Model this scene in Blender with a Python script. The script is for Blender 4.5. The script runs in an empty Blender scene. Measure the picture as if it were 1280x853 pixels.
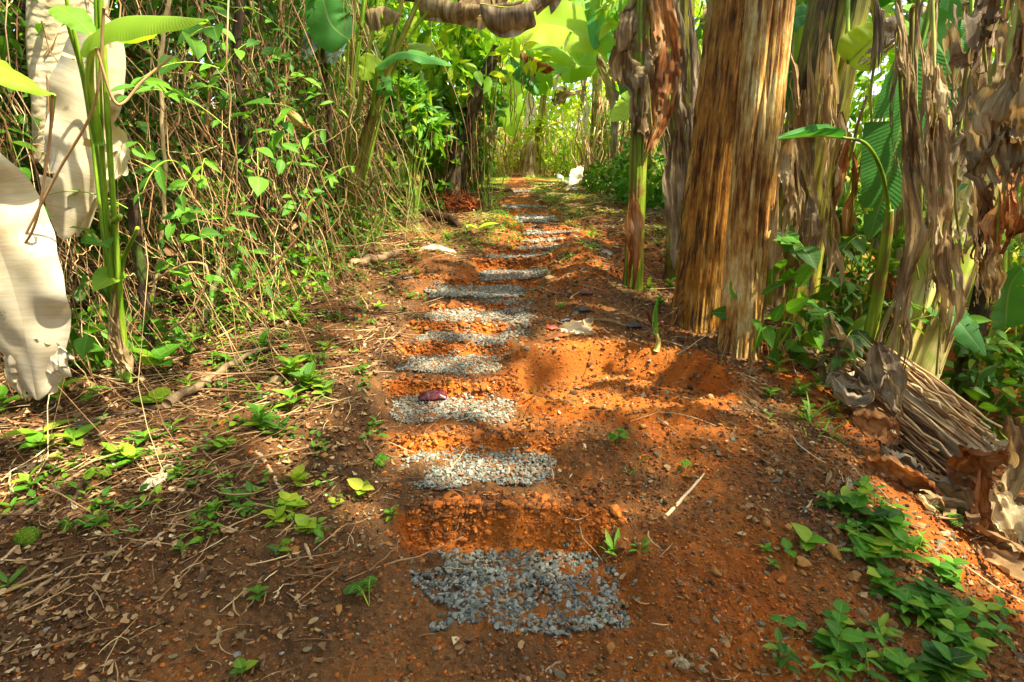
import bpy, math
import numpy as np
from mathutils import Vector

# ------------------------------------------------------------------ camera, sky, sun, exposure
scene = bpy.context.scene
C = scene.collection
CAM = np.array([0.0, 0.0, 1.5]); PITCH = math.radians(18.0); FPX = 20.0 / 36.0 * 1280.0
cd = bpy.data.cameras.new('camera'); cam = bpy.data.objects.new('camera', cd); C.objects.link(cam)
cam.location = CAM; cam.rotation_euler = (math.radians(90) - PITCH, 0, 0)
cd.sensor_width = 36.0; cd.lens = 20.0; cd.clip_start = 0.02; cd.clip_end = 500
scene.camera = cam
SUN = np.array([0.50, -0.22, 0.84]); SUN = SUN / np.linalg.norm(SUN)
world = bpy.data.worlds.new('World'); scene.world = world; world.use_nodes = True
nt = world.node_tree; bg = nt.nodes['Background']
sky = nt.nodes.new('ShaderNodeTexSky'); sky.sky_type = 'NISHITA'; sky.sun_disc = False
sky.sun_elevation = math.asin(SUN[2]); sky.sun_rotation = math.atan2(SUN[0], SUN[1])
sky.dust_density = 3.0; sky.air_density = 1.0; sky.ozone_density = 0.6
nt.links.new(sky.outputs[0], bg.inputs[0]); bg.inputs[1].default_value = 0.15
sl = bpy.data.lights.new('sun', 'SUN'); sl.energy = 3.6; sl.angle = math.radians(0.8); sl.color = (1.0, 0.93, 0.8)
so = bpy.data.objects.new('sun', sl); C.objects.link(so); so.location = (6, -3, 12)
so.rotation_euler = Vector(SUN).to_track_quat('Z', 'Y').to_euler()
scene.view_settings.view_transform = 'Standard'; scene.view_settings.look = 'None'
scene.view_settings.exposure = 2.1
scene.view_settings.use_white_balance = True; scene.view_settings.white_balance_temperature = 6650; scene.view_settings.white_balance_tint = 10; scene.view_settings.gamma = 1.0
scene.render.engine = 'CYCLES'
cy = scene.cycles
cy.max_bounces = 7; cy.diffuse_bounces = 5; cy.transmission_bounces = 4; cy.glossy_bounces = 2; cy.transparent_max_bounces = 4
cy.sample_clamp_indirect = 8.0; cy.caustics_reflective = False; cy.caustics_refractive = False
cy.use_denoising = True

# ------------------------------------------------------------------ helpers
RG = np.random.default_rng(11)
def U(a, b, n=None): return RG.uniform(a, b, n)
def unit(v): v = np.asarray(v, float); return v / (np.linalg.norm(v, axis=-1, keepdims=True) + 1e-12)
def sm(a, b, x): t = np.clip((np.asarray(x, float) - a) / (b - a), 0, 1); return t * t * (3 - 2 * t)
def _h(ix, iy, iz, s):
    n = (ix * 374761393 + iy * 668265263 + iz * 1440662683 + s * 1274126177) & 0xffffffff
    n = ((n ^ (n >> 13)) * 1274126177) & 0xffffffff
    n = ((n ^ (n >> 15)) * 2246822519) & 0xffffffff
    return ((n ^ (n >> 16)) & 0xffffff) / float(0xffffff) * 2 - 1
def vn(x, y, z=0.0, s=0):
    x, y, z = np.broadcast_arrays(np.asarray(x, float), np.asarray(y, float), np.asarray(z, float))
    ix, iy, iz = np.floor(x).astype(np.int64), np.floor(y).astype(np.int64), np.floor(z).astype(np.int64)
    fx, fy, fz = x - ix, y - iy, z - iz
    fx, fy, fz = fx*fx*(3-2*fx), fy*fy*(3-2*fy), fz*fz*(3-2*fz)
    r = 0
    for a in (0, 1):
        for b in (0, 1):
            for c in (0, 1):
                r = r + _h(ix+a, iy+b, iz+c, s) * (fx if a else 1-fx) * (fy if b else 1-fy) * (fz if c else 1-fz)
    return r
def fbm(x, y, z=0.0, o=4, s=0):
    r = 0; a = 1.0; t = 0
    for k in range(o):
        r = r + a * vn(np.asarray(x)*2**k, np.asarray(y)*2**k, np.asarray(z)*2**k, s+k*17); t += a; a *= 0.5
    return r / t
def D2L(r, g, b, k=1.0):   # an sRGB colour to linear
    f = lambda c: (c/255/12.92 if c/255 <= 0.04045 else ((c/255+0.055)/1.055)**2.4)
    return (f(r)*k, f(g)*k, f(b)*k)

class MB:
    def __init__(s): s.v, s.f4, s.f3, s.a, s.n = [], [], [], [], 0
    def add(s, V, F, A):
        V = np.asarray(V, float).reshape(-1, 3); F = np.asarray(F, np.int64)
        A = np.broadcast_to(np.asarray(A, float), V.shape)
        if F.shape[-1] == 4: s.f4.append(F.reshape(-1, 4) + s.n)
        else: s.f3.append(F.reshape(-1, 3) + s.n)
        s.v.append(V); s.a.append(A); s.n += len(V)
        return s
    def build(s, name, mat, parent=None, smooth=True, loc=None):
        V = np.concatenate(s.v); A = np.concatenate(s.a)
        q = np.concatenate(s.f4) if s.f4 else np.zeros((0, 4), np.int64)
        t = np.concatenate(s.f3) if s.f3 else np.zeros((0, 3), np.int64)
        if loc is None and parent is None: loc = np.array([V[:, 0].mean(), V[:, 1].mean(), V[:, 2].min()])
        if parent is not None: loc = np.zeros(3); V = V - np.array(parent.get('_o', (0, 0, 0)))
        else: V = V - loc
        me = bpy.data.meshes.new(name)
        me.vertices.add(len(V)); me.vertices.foreach_set('co', V.astype(np.float32).ravel())
        nl = q.size + t.size
        me.loops.add(nl); me.loops.foreach_set('vertex_index', np.concatenate([q.ravel(), t.ravel()]).astype(np.int32))
        me.polygons.add(len(q) + len(t))
        me.polygons.foreach_set('loop_start', np.concatenate([np.arange(len(q))*4, q.size + np.arange(len(t))*3]).astype(np.int32))
        me.polygons.foreach_set('use_smooth', np.full(len(q)+len(t), smooth))
        me.update(calc_edges=True)
        at = me.attributes.new('luv', 'FLOAT_VECTOR', 'POINT'); at.data.foreach_set('vector', A.astype(np.float32).ravel())
        me.materials.append(mat)
        o = bpy.data.objects.new(name, me); C.objects.link(o); o.location = loc
        if parent is not None: o.parent = parent
        return o
LABELS = {}
def tag(o, label, cat=None, group=None, kind=None):
    if label:
        label = label.strip()
        LABELS.setdefault(label, []).append(o.name)
        o['label'] = label
    if cat: o['category'] = cat
    if group: o['group'] = group
    if kind: o['kind'] = kind
    return o
def thing(name, label, cat, loc, group=None):
    o = bpy.data.objects.new(name, None); C.objects.link(o); o.location = [float(c) for c in loc]; o.empty_display_size = 0.05
    o['_o'] = [float(c) for c in loc]
    return tag(o, label, cat, group)

# pixel of the 1280 x 853 photograph -> direction / point at a distance Y / point on the ground
def ray(px, py):
    a, b = (px - 640) / FPX, (426.5 - py) / FPX
    return np.array([a, math.cos(PITCH) + b*math.sin(PITCH), -math.sin(PITCH) + b*math.cos(PITCH)])
def P(px, py, Y):
    d = ray(px, py); return CAM + d * (Y / d[1])

# ------------------------------------------------------------------ materials
def nodes(name):
    m = bpy.data.materials.new(name); m.use_nodes = True; n = m.node_tree; b = n.nodes['Principled BSDF']
    return m, n, b
def ramp(n, stops, interp='LINEAR'):
    r = n.nodes.new('ShaderNodeValToRGB'); r.color_ramp.interpolation = interp
    e = r.color_ramp.elements
    while len(e) < len(stops): e.new(0.5)
    for k, (p, c) in enumerate(stops): e[k].position = p; e[k].color = (*c, 1)
    return r
def noise(n, vec, scale, detail=4, rough=0.55, dist=0.0):
    t = n.nodes.new('ShaderNodeTexNoise'); t.inputs['Scale'].default_value = scale; t.inputs['Detail'].default_value = detail
    t.inputs['Roughness'].default_value = rough; t.inputs['Distortion'].default_value = dist
    if vec is not None: n.links.new(vec, t.inputs['Vector'])
    return t
def mapping(n, vec, sc):
    m = n.nodes.new('ShaderNodeMapping'); m.inputs['Scale'].default_value = sc; n.links.new(vec, m.inputs['Vector']); return m.outputs[0]
def mixc(n, f, a, b, mode='MIX'):
    m = n.nodes.new('ShaderNodeMix'); m.data_type = 'RGBA'; m.blend_type = mode
    for i, x in ((0, f), (6, a), (7, b)):
        if isinstance(x, (int, float)): m.inputs[i].default_value = x
        elif isinstance(x, tuple): m.inputs[i].default_value = (*x, 1)
        else: n.links.new(x, m.inputs[i])
    return m.outputs[2]
def math_(n, op, a, b=None, c=None):
    m = n.nodes.new('ShaderNodeMath'); m.operation = op
    for i, x in enumerate((a, b, c)):
        if x is None: continue
        if isinstance(x, (int, float)): m.inputs[i].default_value = x
        else: n.links.new(x, m.inputs[i])
    return m.outputs[0]
def attr(n):
    a = n.nodes.new('ShaderNodeAttribute'); a.attribute_name = 'luv'; s = n.nodes.new('ShaderNodeSeparateXYZ'); n.links.new(a.outputs['Vector'], s.inputs[0])
    return a.outputs['Vector'], s.outputs[0], s.outputs[1], s.outputs[2]
def objco(n):
    t = n.nodes.new('ShaderNodeTexCoord'); return t.outputs['Object']
def geo(n):
    t = n.nodes.new('ShaderNodeNewGeometry'); return t.outputs['Position']
def bump(n, b, h, st=0.5, dist=0.01):
    k = n.nodes.new('ShaderNodeBump'); k.inputs['Strength'].default_value = st; k.inputs['Distance'].default_value = dist
    n.links.new(h, k.inputs['Height']); n.links.new(k.outputs[0], b.inputs['Normal']); return k
def translucent(m, n, b, col, f, tint=(1.0, 1.0, 1.0)):
    t = n.nodes.new('ShaderNodeBsdfTranslucent')
    c = mixc(n, 1.0, col, tint, 'MULTIPLY'); n.links.new(c, t.inputs['Color'])
    mx = n.nodes.new('ShaderNodeMixShader'); mx.inputs[0].default_value = f
    n.links.new(b.outputs[0], mx.inputs[1]); n.links.new(t.outputs[0], mx.inputs[2])
    n.links.new(mx.outputs[0], n.nodes['Material Output'].inputs['Surface'])

def leaf_mat(name, stops, vein=0.35, ribs=16.0, tr=0.4, rough=0.55, spots=0.0, slant=0.55, tint=(1.25, 1.2, 0.55), bstr=0.35):
    """green blade: luv = (along 0..1, across -1..1, random)"""
    m, n, b = nodes(name); vec, u, v, r = attr(n)
    cr = ramp(n, stops); ns = noise(n, geo(n), 9.0, 3)
    f = math_(n, 'ADD', r, math_(n, 'MULTIPLY', math_(n, 'SUBTRACT', ns.outputs[0], 0.5), 0.35)); n.links.new(f, cr.inputs[0])
    av = math_(n, 'ABSOLUTE', v)
    ph = math_(n, 'MULTIPLY', math_(n, 'SUBTRACT', u, math_(n, 'MULTIPLY', av, slant*0.3)), ribs*6.2832)
    w = math_(n, 'SINE', ph)
    w01 = math_(n, 'MULTIPLY_ADD', w, 0.5, 0.5)
    mid = math_(n, 'SUBTRACT', 1.0, math_(n, 'MINIMUM', math_(n, 'MULTIPLY', av, 14.0), 1.0))
    col = mixc(n, math_(n, 'MULTIPLY', w01, vein*0.35), cr.outputs[0], (0.30, 0.42, 0.08))
    col = mixc(n, math_(n, 'MULTIPLY', mid, vein+0.25), col, (0.42, 0.5, 0.14))
    if spots > 0:
        s = noise(n, geo(n), 55.0, 2); sr = ramp(n, [(0.62, (0, 0, 0)), (0.68, (1, 1, 1))]); n.links.new(s.outputs[0], sr.inputs[0])
        col = mixc(n, math_(n, 'MULTIPLY', sr.outputs[0], spots), col, (0.22, 0.13, 0.04))
    n.links.new(col, b.inputs['Base Color']); b.inputs['Roughness'].default_value = rough
    b.inputs['Specular IOR Level'].default_value = 0.28
    bump(n, b, math_(n, 'ADD', w01, math_(n, 'MULTIPLY', mid, -1.5)), bstr, 0.004)
    translucent(m, n, b, col, tr, tint)
    return m
def streak_mat(name, stops, scale, rough=0.75, tr=0.0, bs=0.6, bd=0.006, fine=(60, 60, 3), patch=None, spec=0.2, det=6, fmul=0.75, fiss=None):
    """bark, sheath and dead blade: streaks that follow luv space"""
    m, n, b = nodes(name); vec, u, v, r = attr(n)
    a = noise(n, mapping(n, vec, scale), 1.0, det, 0.62, 0.3)
    big = noise(n, geo(n), 3.5, 3)
    f = math_(n, 'ADD', a.outputs[0], math_(n, 'MULTIPLY', math_(n, 'SUBTRACT', big.outputs[0], 0.5), 0.7))
    cr = ramp(n, stops); n.links.new(f, cr.inputs[0]); col = cr.outputs[0]
    fi = noise(n, mapping(n, vec, fine), 1.0, 3, 0.7)
    fr = ramp(n, [(0.3, (0.45, 0.42, 0.4)), (0.62, (1.1, 1.1, 1.1))]); n.links.new(fi.outputs[0], fr.inputs[0])
    col = mixc(n, fmul, col, fr.outputs[0], 'MULTIPLY')
    if fiss:
        fs = noise(n, mapping(n, vec, fiss[0]), 1.0, 5, 0.6); fsr = ramp(n, [(fiss[1], (1, 1, 1)), (fiss[1]+0.05, (0, 0, 0))]); n.links.new(fs.outputs[0], fsr.inputs[0])
        col = mixc(n, math_(n, 'MULTIPLY', fsr.outputs[0], 0.85), col, fiss[2])
    if patch:
        pn = noise(n, geo(n), patch[0], 4); pr = ramp(n, [(patch[1], (0, 0, 0)), (patch[1]+0.1, (1, 1, 1))]); n.links.new(pn.outputs[0], pr.inputs[0])
        col = mixc(n, math_(n, 'MULTIPLY', pr.outputs[0], patch[3]), col, patch[2])
    n.links.new(col, b.inputs['Base Color']); b.inputs['Roughness'].default_value = rough; b.inputs['Specular IOR Level'].default_value = spec
    bump(n, b, math_(n, 'ADD', math_(n, 'MULTIPLY', a.outputs[0], 0.6), math_(n, 'MULTIPLY', fi.outputs[0], 0.4)), bs, bd)
    if tr > 0: translucent(m, n, b, col, tr, (1.1, 0.95, 0.7))
    return m
def rnd_mat(name, stops, rough=0.8, tr=0.0, nsc=60.0, bs=0.4, amt=0.35, spec=0.25, tint=(1, 1, 1), bd=0.003):
    """a colour per element from luv.z, mottled"""
    m, n, b = nodes(name); vec, u, v, r = attr(n)
    ns = noise(n, geo(n), nsc, 4)
    f = math_(n, 'ADD', r, math_(n, 'MULTIPLY', math_(n, 'SUBTRACT', ns.outputs[0], 0.5), amt))
    cr = ramp(n, stops); n.links.new(f, cr.inputs[0])
    n.links.new(cr.outputs[0], b.inputs['Base Color']); b.inputs['Roughness'].default_value = rough; b.inputs['Specular IOR Level'].default_value = spec
    bump(n, b, ns.outputs[0], bs, bd)
    if tr > 0: translucent(m, n, b, cr.outputs[0], tr, tint)
    return m

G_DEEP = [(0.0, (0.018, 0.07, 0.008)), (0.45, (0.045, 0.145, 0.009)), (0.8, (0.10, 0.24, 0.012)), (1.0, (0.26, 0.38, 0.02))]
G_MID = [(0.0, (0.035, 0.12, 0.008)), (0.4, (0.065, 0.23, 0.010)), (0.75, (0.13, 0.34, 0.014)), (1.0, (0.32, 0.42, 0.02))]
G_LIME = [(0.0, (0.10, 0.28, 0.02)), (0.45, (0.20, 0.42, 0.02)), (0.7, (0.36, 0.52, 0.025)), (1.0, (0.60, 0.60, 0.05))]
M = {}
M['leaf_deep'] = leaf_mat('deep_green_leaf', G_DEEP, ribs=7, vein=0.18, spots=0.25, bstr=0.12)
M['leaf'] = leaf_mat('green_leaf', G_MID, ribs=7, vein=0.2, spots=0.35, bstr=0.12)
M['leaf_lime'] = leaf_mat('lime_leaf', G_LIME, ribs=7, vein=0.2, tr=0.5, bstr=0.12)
M['leaf_far'] = leaf_mat('sunlit_far_leaf', G_LIME, ribs=5, vein=0.1, tr=0.5, bstr=0.0)  # sunlit look put into the colour: lighter and yellower for far foliage
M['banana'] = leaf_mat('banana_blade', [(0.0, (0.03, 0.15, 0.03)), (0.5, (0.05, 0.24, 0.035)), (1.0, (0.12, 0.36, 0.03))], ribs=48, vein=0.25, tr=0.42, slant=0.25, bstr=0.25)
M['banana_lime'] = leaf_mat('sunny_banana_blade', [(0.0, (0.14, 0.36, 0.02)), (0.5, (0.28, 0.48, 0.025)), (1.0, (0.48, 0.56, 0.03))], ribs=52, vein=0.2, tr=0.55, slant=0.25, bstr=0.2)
M['banana_blue'] = leaf_mat('waxy_blue_blade', [(0.0, (0.16, 0.33, 0.26)), (1.0, (0.28, 0.46, 0.38))], ribs=30, vein=0.3, tr=0.2, slant=0.25, tint=(1, 1, 1), rough=0.3)
M['dead'] = streak_mat('dry_brown_blade', [(0.25, D2L(84, 62, 42)), (0.40, D2L(128, 104, 66)), (0.52, D2L(170, 146, 98)), (0.68, D2L(208, 188, 140))], (3, 22, 1), tr=0.22, fine=(8, 150, 1), bd=0.004)
M['dead_rust'] = streak_mat('rusty_dry_blade', [(0.25, D2L(86, 48, 22)), (0.45, D2L(150, 92, 44)), (0.6, D2L(196, 138, 78)), (0.75, D2L(222, 184, 130))], (3, 18, 1), tr=0.22, fine=(8, 130, 1), bd=0.004)
M['dead_grey'] = streak_mat('grey_dry_blade', [(0.25, D2L(84, 74, 58)), (0.42, D2L(132, 114, 84)), (0.55, D2L(168, 148, 112)), (0.7, D2L(204, 188, 152))], (3, 24, 1), tr=0.18, fine=(8, 150, 1), bd=0.004)
M['dead_pale'] = streak_mat('pale_papery_blade', [(0.15, D2L(150, 120, 72)), (0.30, D2L(204, 188, 146)), (0.50, D2L(222, 210, 172)), (0.75, D2L(234, 226, 198))], (2.5, 9, 1), tr=0.25, bs=0.5, fine=(3, 90, 1), fmul=0.32, bd=0.002, rough=0.55, patch=(17.0, 0.66, (0.16, 0.09, 0.04), 0.75))
M['trunk_orange'] = streak_mat('orange_brown_sheath', [(0.25, D2L(56, 30, 12)), (0.38, D2L(130, 82, 26)), (0.51, D2L(178, 120, 40)), (0.67, D2L(204, 154, 70)), (0.82, D2L(220, 180, 110))], (36, 36, 4.5), bs=1.0, bd=0.015, fine=(190, 190, 26), rough=0.6, patch=(2.2, 0.60, D2L(110, 100, 26), 0.55), fiss=((44, 44, 2.6), 0.40, D2L(66, 40, 16)))
M['trunk_pale'] = streak_mat('pale_straw_sheath', [(0.22, D2L(84, 48, 18)), (0.37, D2L(150, 100, 42)), (0.50, D2L(192, 148, 72)), (0.64, D2L(220, 192, 120)), (0.84, D2L(230, 212, 156))], (34, 34, 4.5), bs=1.0, bd=0.015, fine=(190, 190, 26), rough=0.6, patch=(2.6, 0.62, D2L(150, 150, 30), 0.6), fiss=((44, 44, 2.6), 0.40, D2L(96, 56, 22)))
M['trunk_olive'] = streak_mat('olive_sheath', [(0.2, D2L(58, 40, 20)), (0.36, D2L(108, 88, 32)), (0.5, D2L(140, 136, 40)), (0.64, D2L(168, 164, 66)), (0.8, D2L(206, 192, 130))], (16, 16, 0.7), bs=0.6, bd=0.008, fine=(100, 100, 4), rough=0.5, patch=(3.0, 0.55, D2L(96, 66, 34), 0.8), fiss=((30, 30, 1.2), 0.40, D2L(48, 34, 18)))
M['trunk_green'] = streak_mat('green_sheath', [(0.2, D2L(58, 76, 12)), (0.42, D2L(106, 134, 22)), (0.58, D2L(146, 168, 40)), (0.75, D2L(190, 190, 84))], (30, 30, 0.9), bs=0.5, bd=0.006, fine=(90, 90, 4), rough=0.5, spec=0.3, patch=(7.0, 0.53, D2L(118, 84, 40), 0.9), fiss=((40, 40, .8), .40, D2L(110, 82, 36)))
M['trunk_yellow'] = streak_mat('yellow_green_sheath', [(0.2, D2L(110, 90, 40)), (0.4, D2L(176, 160, 76)), (0.55, D2L(206, 196, 110)), (0.75, D2L(226, 216, 150))], (16, 16, 0.6), bs=0.6, bd=0.008, fine=(90, 90, 4), rough=0.5, patch=(4.0, 0.56, D2L(146, 176, 40), 0.8))
M['stalk'] = streak_mat('green_stalk', [(0.25, D2L(88, 104, 26)), (0.42, D2L(104, 150, 28)), (0.58, D2L(146, 180, 44)), (0.8, D2L(196, 204, 84))], (60, 60, 3.0), bs=0.5, bd=0.003, fine=(160, 160, 12), rough=0.5, spec=0.3, patch=(14.0, 0.64, D2L(120, 96, 44), 0.7))
M['stalk_olive'] = streak_mat('spotted_olive_stalk', [(0.25, D2L(84, 62, 34)), (0.42, D2L(128, 122, 48)), (0.6, D2L(156, 164, 62)), (0.8, D2L(204, 196, 140))], (30, 30, 2.0), bs=0.4, bd=0.003, fine=(90, 90, 10), rough=0.45)
M['bark'] = streak_mat('dark_bark', [(0.2, D2L(34, 28, 20)), (0.45, D2L(66, 54, 36)), (0.6, D2L(98, 84, 58)), (0.8, D2L(136, 122, 92))], (12, 12, 3), bs=1.0, bd=0.012, fine=(60, 60, 14), rough=0.9, patch=(6.0, 0.58, D2L(70, 92, 30), 0.7))
M['vine'] = rnd_mat('dry_vine', [(0.0, D2L(70, 46, 26)), (0.35, D2L(134, 98, 58)), (0.7, D2L(188, 152, 98)), (1.0, D2L(220, 198, 140))], nsc=18, amt=0.5, rough=0.75)
M['vine_green'] = rnd_mat('green_vine', [(0.0, D2L(96, 110, 36)), (0.5, D2L(130, 160, 46)), (1.0, D2L(172, 190, 74))], nsc=18, rough=0.5)
M['stick'] = rnd_mat('weathered_stick', [(0.0, D2L(64, 44, 30)), (0.4, D2L(128, 98, 68)), (0.75, D2L(182, 150, 108)), (1.0, D2L(226, 200, 150))], nsc=30, amt=0.6, rough=0.85, bs=0.7)
M['stick_moss'] = rnd_mat('mossy_branch', [(0.0, D2L(60, 46, 30)), (0.45, D2L(116, 94, 66)), (0.62, D2L(150, 128, 92)), (0.75, D2L(104, 112, 52)), (1.0, D2L(160, 170, 110))], nsc=22, amt=0.9, rough=0.9, bs=0.8)
M['litter'] = rnd_mat('leaf_litter', [(0.0, D2L(60, 42, 26)), (0.3, D2L(112, 82, 48)), (0.55, D2L(150, 116, 72)), (0.8, D2L(188, 156, 106)), (1.0, D2L(222, 202, 158))], nsc=30, amt=0.3, tr=0.12, rough=0.8)
M['straw'] = rnd_mat('straw', [(0.0, D2L(94, 64, 40)), (0.4, D2L(152, 116, 74)), (0.8, D2L(206, 174, 118)), (1.0, D2L(228, 208, 150))], nsc=40, amt=0.3, rough=0.75)
M['gravel'] = rnd_mat('crushed_gravel', [(0.0, D2L(68, 71, 62)), (0.25, D2L(102, 105, 92)), (0.48, D2L(130, 132, 114)), (0.66, D2L(154, 152, 130)), (0.74, D2L(126, 104, 72)), (1.0, D2L(144, 90, 46))], nsc=45, amt=0.18, rough=0.75, bs=0.5)
M['pebble'] = rnd_mat('soil_pebble', [(0.0, D2L(62, 46, 28)), (0.3, D2L(130, 88, 42)), (0.55, D2L(168, 116, 56)), (0.75, D2L(128, 108, 70)), (0.9, D2L(104, 98, 76)), (1.0, D2L(190, 160, 110))], nsc=70, amt=0.25, rough=0.9, bs=0.6)
M['clod'] = rnd_mat('soil_crumb', [(0.0, D2L(78, 50, 28)), (0.35, D2L(128, 78, 36)), (0.65, D2L(168, 92, 32)), (1.0, D2L(200, 118, 44))], nsc=80, amt=0.3, rough=0.95, bs=0.8)
M['rock_brown'] = rnd_mat('brown_rock', [(0.0, D2L(88, 62, 42)), (0.5, D2L(134, 96, 62)), (1.0, D2L(176, 140, 98))], nsc=35, amt=0.9, rough=0.9, bs=0.9, bd=0.006)
M['rock_grey'] = rnd_mat('grey_rock', [(0.0, D2L(72, 70, 64)), (0.5, D2L(118, 114, 102)), (1.0, D2L(164, 160, 146))], nsc=35, amt=0.9, rough=0.9, bs=0.9, bd=0.006)
M['rock_tan'] = rnd_mat('tan_rock', [(0.0, D2L(176, 138, 86)), (0.5, D2L(210, 174, 118)), (1.0, D2L(232, 206, 156))], nsc=35, amt=0.7, rough=0.85, bs=0.6)
M['rock_white'] = rnd_mat('white_rock', [(0.0, D2L(176, 176, 164)), (0.5, D2L(220, 220, 210)), (1.0, D2L(240, 240, 234))], nsc=20, amt=0.8, rough=0.85, bs=0.6)
M['moss'] = rnd_mat('moss_cushion', [(0.0, D2L(46, 66, 12)), (0.5, D2L(92, 118, 22)), (1.0, D2L(150, 160, 44))], nsc=120, amt=0.8, rough=1.0, bs=1.0, bd=0.006)
M['grass'] = rnd_mat('grass_blade', [(0.0, (0.07, 0.20, 0.02)), (0.6, (0.16, 0.36, 0.03)), (1.0, (0.42, 0.48, 0.06))], nsc=20, tr=0.35, rough=0.5, tint=(1.2, 1.2, 0.6))
# ------------------------------------------------------------------ the lie of the land
TAN = lambda row: math.tan(PITCH + math.atan((row - 426.5) / FPX))
# front row, back row, riser-top row, left and right edge of each gravel tread
TREADS = [(795, 690, 643, 515, 772), (613, 568, 552, 500, 690), (531, 499, 483, 486, 640), (468, 447, 437, 497, 620), (431, 418, 409, 520, 616),
          (404, 391, 386, 532, 634), (377, 361, 356, 528, 662), (353, 344, 329, 600, 682), (327, 322, 317, 610, 684), (316, 312, 307, 648, 700),
          (306, 303, 297, 655, 702), (296, 293, 287, 655, 712), (281, 271, 265, 645, 696), (262, 259, 252, 630, 682), (242, 239, 236.5, 634, 664)]
prof_y, prof_z, base_y, base_z, TW = [-60.0], [0.0], [-60.0], [0.0], []
z = 0.0
for (f, b, t, x0, x1) in TREADS:
    yf, yb = (1.5 - z) / TAN(f), (1.5 - z) / TAN(b)
    if len(TW) == 0: prof_y.append(0.2); prof_z.append(z - 0.10); base_y[0] = -60; base_z[0] = -2.0; base_y.append(0.0); base_z.append(-0.16)
    prof_y += [yf, yb, yb + 0.02 + 0.004*yb]; zt = 1.5 - yb * TAN(t)
    prof_z += [z, z, zt]
    base_y.append(yf); base_z.append(z)
    dep = yf / math.cos(PITCH + math.atan((f-426.5)/FPX)) * math.cos(math.atan((f-426.5)/FPX))
    xc = ((x0 + x1)/2 - 640) / FPX * (yf*math.cos(PITCH) + (1.5-z)*math.sin(PITCH))
    hw = (x1 - x0)/2 / FPX * (yf*math.cos(PITCH) + (1.5-z)*math.sin(PITCH))
    TW.append((yf, yb, z, xc, hw)); z = zt
prof_y += [30, 200]; prof_z += [z+0.02, z+1.0]; base_y += [13.0, 30, 200]; base_z += [z, z+0.02, z+1.0]
prof_y, prof_z, base_y, base_z = map(np.array, (prof_y, prof_z, base_y, base_z))
tw = np.array(TW)
def path_x(y): return np.interp(y, tw[:, 0]*0.5 + tw[:, 1]*0.5, tw[:, 3])
def path_w(y): return np.interp(y, tw[:, 0]*0.5 + tw[:, 1]*0.5, tw[:, 4])
def H0(x, y, detail=True):
    x = np.asarray(x, float); y = np.asarray(y, float)
    yw = y + 0.035*fbm(x*4, y*1.5, 0, 3, 5)*(y > 0.8) + 0.03*fbm(x*14, y*6, 0, 2, 6)*(y > 0.8)
    b = 0.5*np.interp(y, base_y, base_z) + 0.25*(np.interp(y-0.3, base_y, base_z) + np.interp(y+0.3, base_y, base_z)) + 0.03
    p = np.interp(yw, prof_y, prof_z)
    d = np.abs(x - path_x(y)) / (path_w(y) + 0.05 + 0.02*fbm(x*3, y*5, 0, 2, 9))
    m = 1 - sm(0.88, 1.25, d)
    m = m * sm(0.5, 1.0, y) * (1 - sm(12, 13, y))
    h = b*(1-m) + np.minimum(p, b + 0.02)*m
    h = h + 0.12*np.maximum(0, -x - 0.9) * sm(-3, 2, y)
    h = h + 0.32*np.maximum(0, -x - 3.0) * sm(-3, 2, y) * (1 - sm(9, 14, y)) * (1 - sm(8, 20, -x))
    xe = 1.62 + 0.09*fbm(y*1.3, 3.0, 0, 2, 4) + 0.3*sm(4.0, 6.5, y) + 0.8*sm(6.5, 10, y)
    e = x - xe
    drop = 0.52*np.log1p(np.exp(np.clip(e*9, -30, 30)))/9
    h = h - np.minimum(drop, 0.75 + 0*drop) * (1 - 0.5*sm(6, 12, y))
    # the dug hollow right of the treads
    q = ((x - 0.60)/0.58)**2 + ((y - 2.94)/0.36)**2 + 0.25*fbm(x*5, y*5, 0, 2, 8)
    h = h - 0.15*(1 - sm(0.65, 1.0, q)) + 0.025*sm(0.8, 1.1, q)*(1 - sm(1.1, 1.8, q))
    # spoil bank between treads and slim trunk
    h = h + 0.15*np.exp(-((x - 0.62)/0.28)**2 - ((y - 4.7)/0.8)**2)
    if detail: h = h + 0.022*fbm(x*2.2, y*2.2, 0, 3, 1)
    return h
def Hm(x, y):   # crumbly relief of the bare soil
    n1 = fbm(x*9, y*9, 0, 3, 21); n2 = np.abs(fbm(x*30, y*30, 0, 3, 22)); n3 = fbm(x*75, y*75, 0, 2, 23)
    return H0(x, y) + 0.018*n1 + 0.020*n2 + 0.010*n3 + 0.012*np.abs(fbm(x*17, y*17, 0, 2, 24))
def grd(px, py):
    d = ray(px, py); t = np.linspace(0.9, 30, 5000)
    pts = CAM + d*t[:, None]; hh = H0(pts[:, 0], pts[:, 1])
    k = np.argmax(pts[:, 2] < hh)
    if pts[k, 2] >= hh[k]: k = len(t) - 1
    p = pts[k].copy(); p[2] = float(hh[k]); return p
def onh(x, y, dz=0.0): return np.array([x, y, float(H0(x, y)) + dz])

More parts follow.
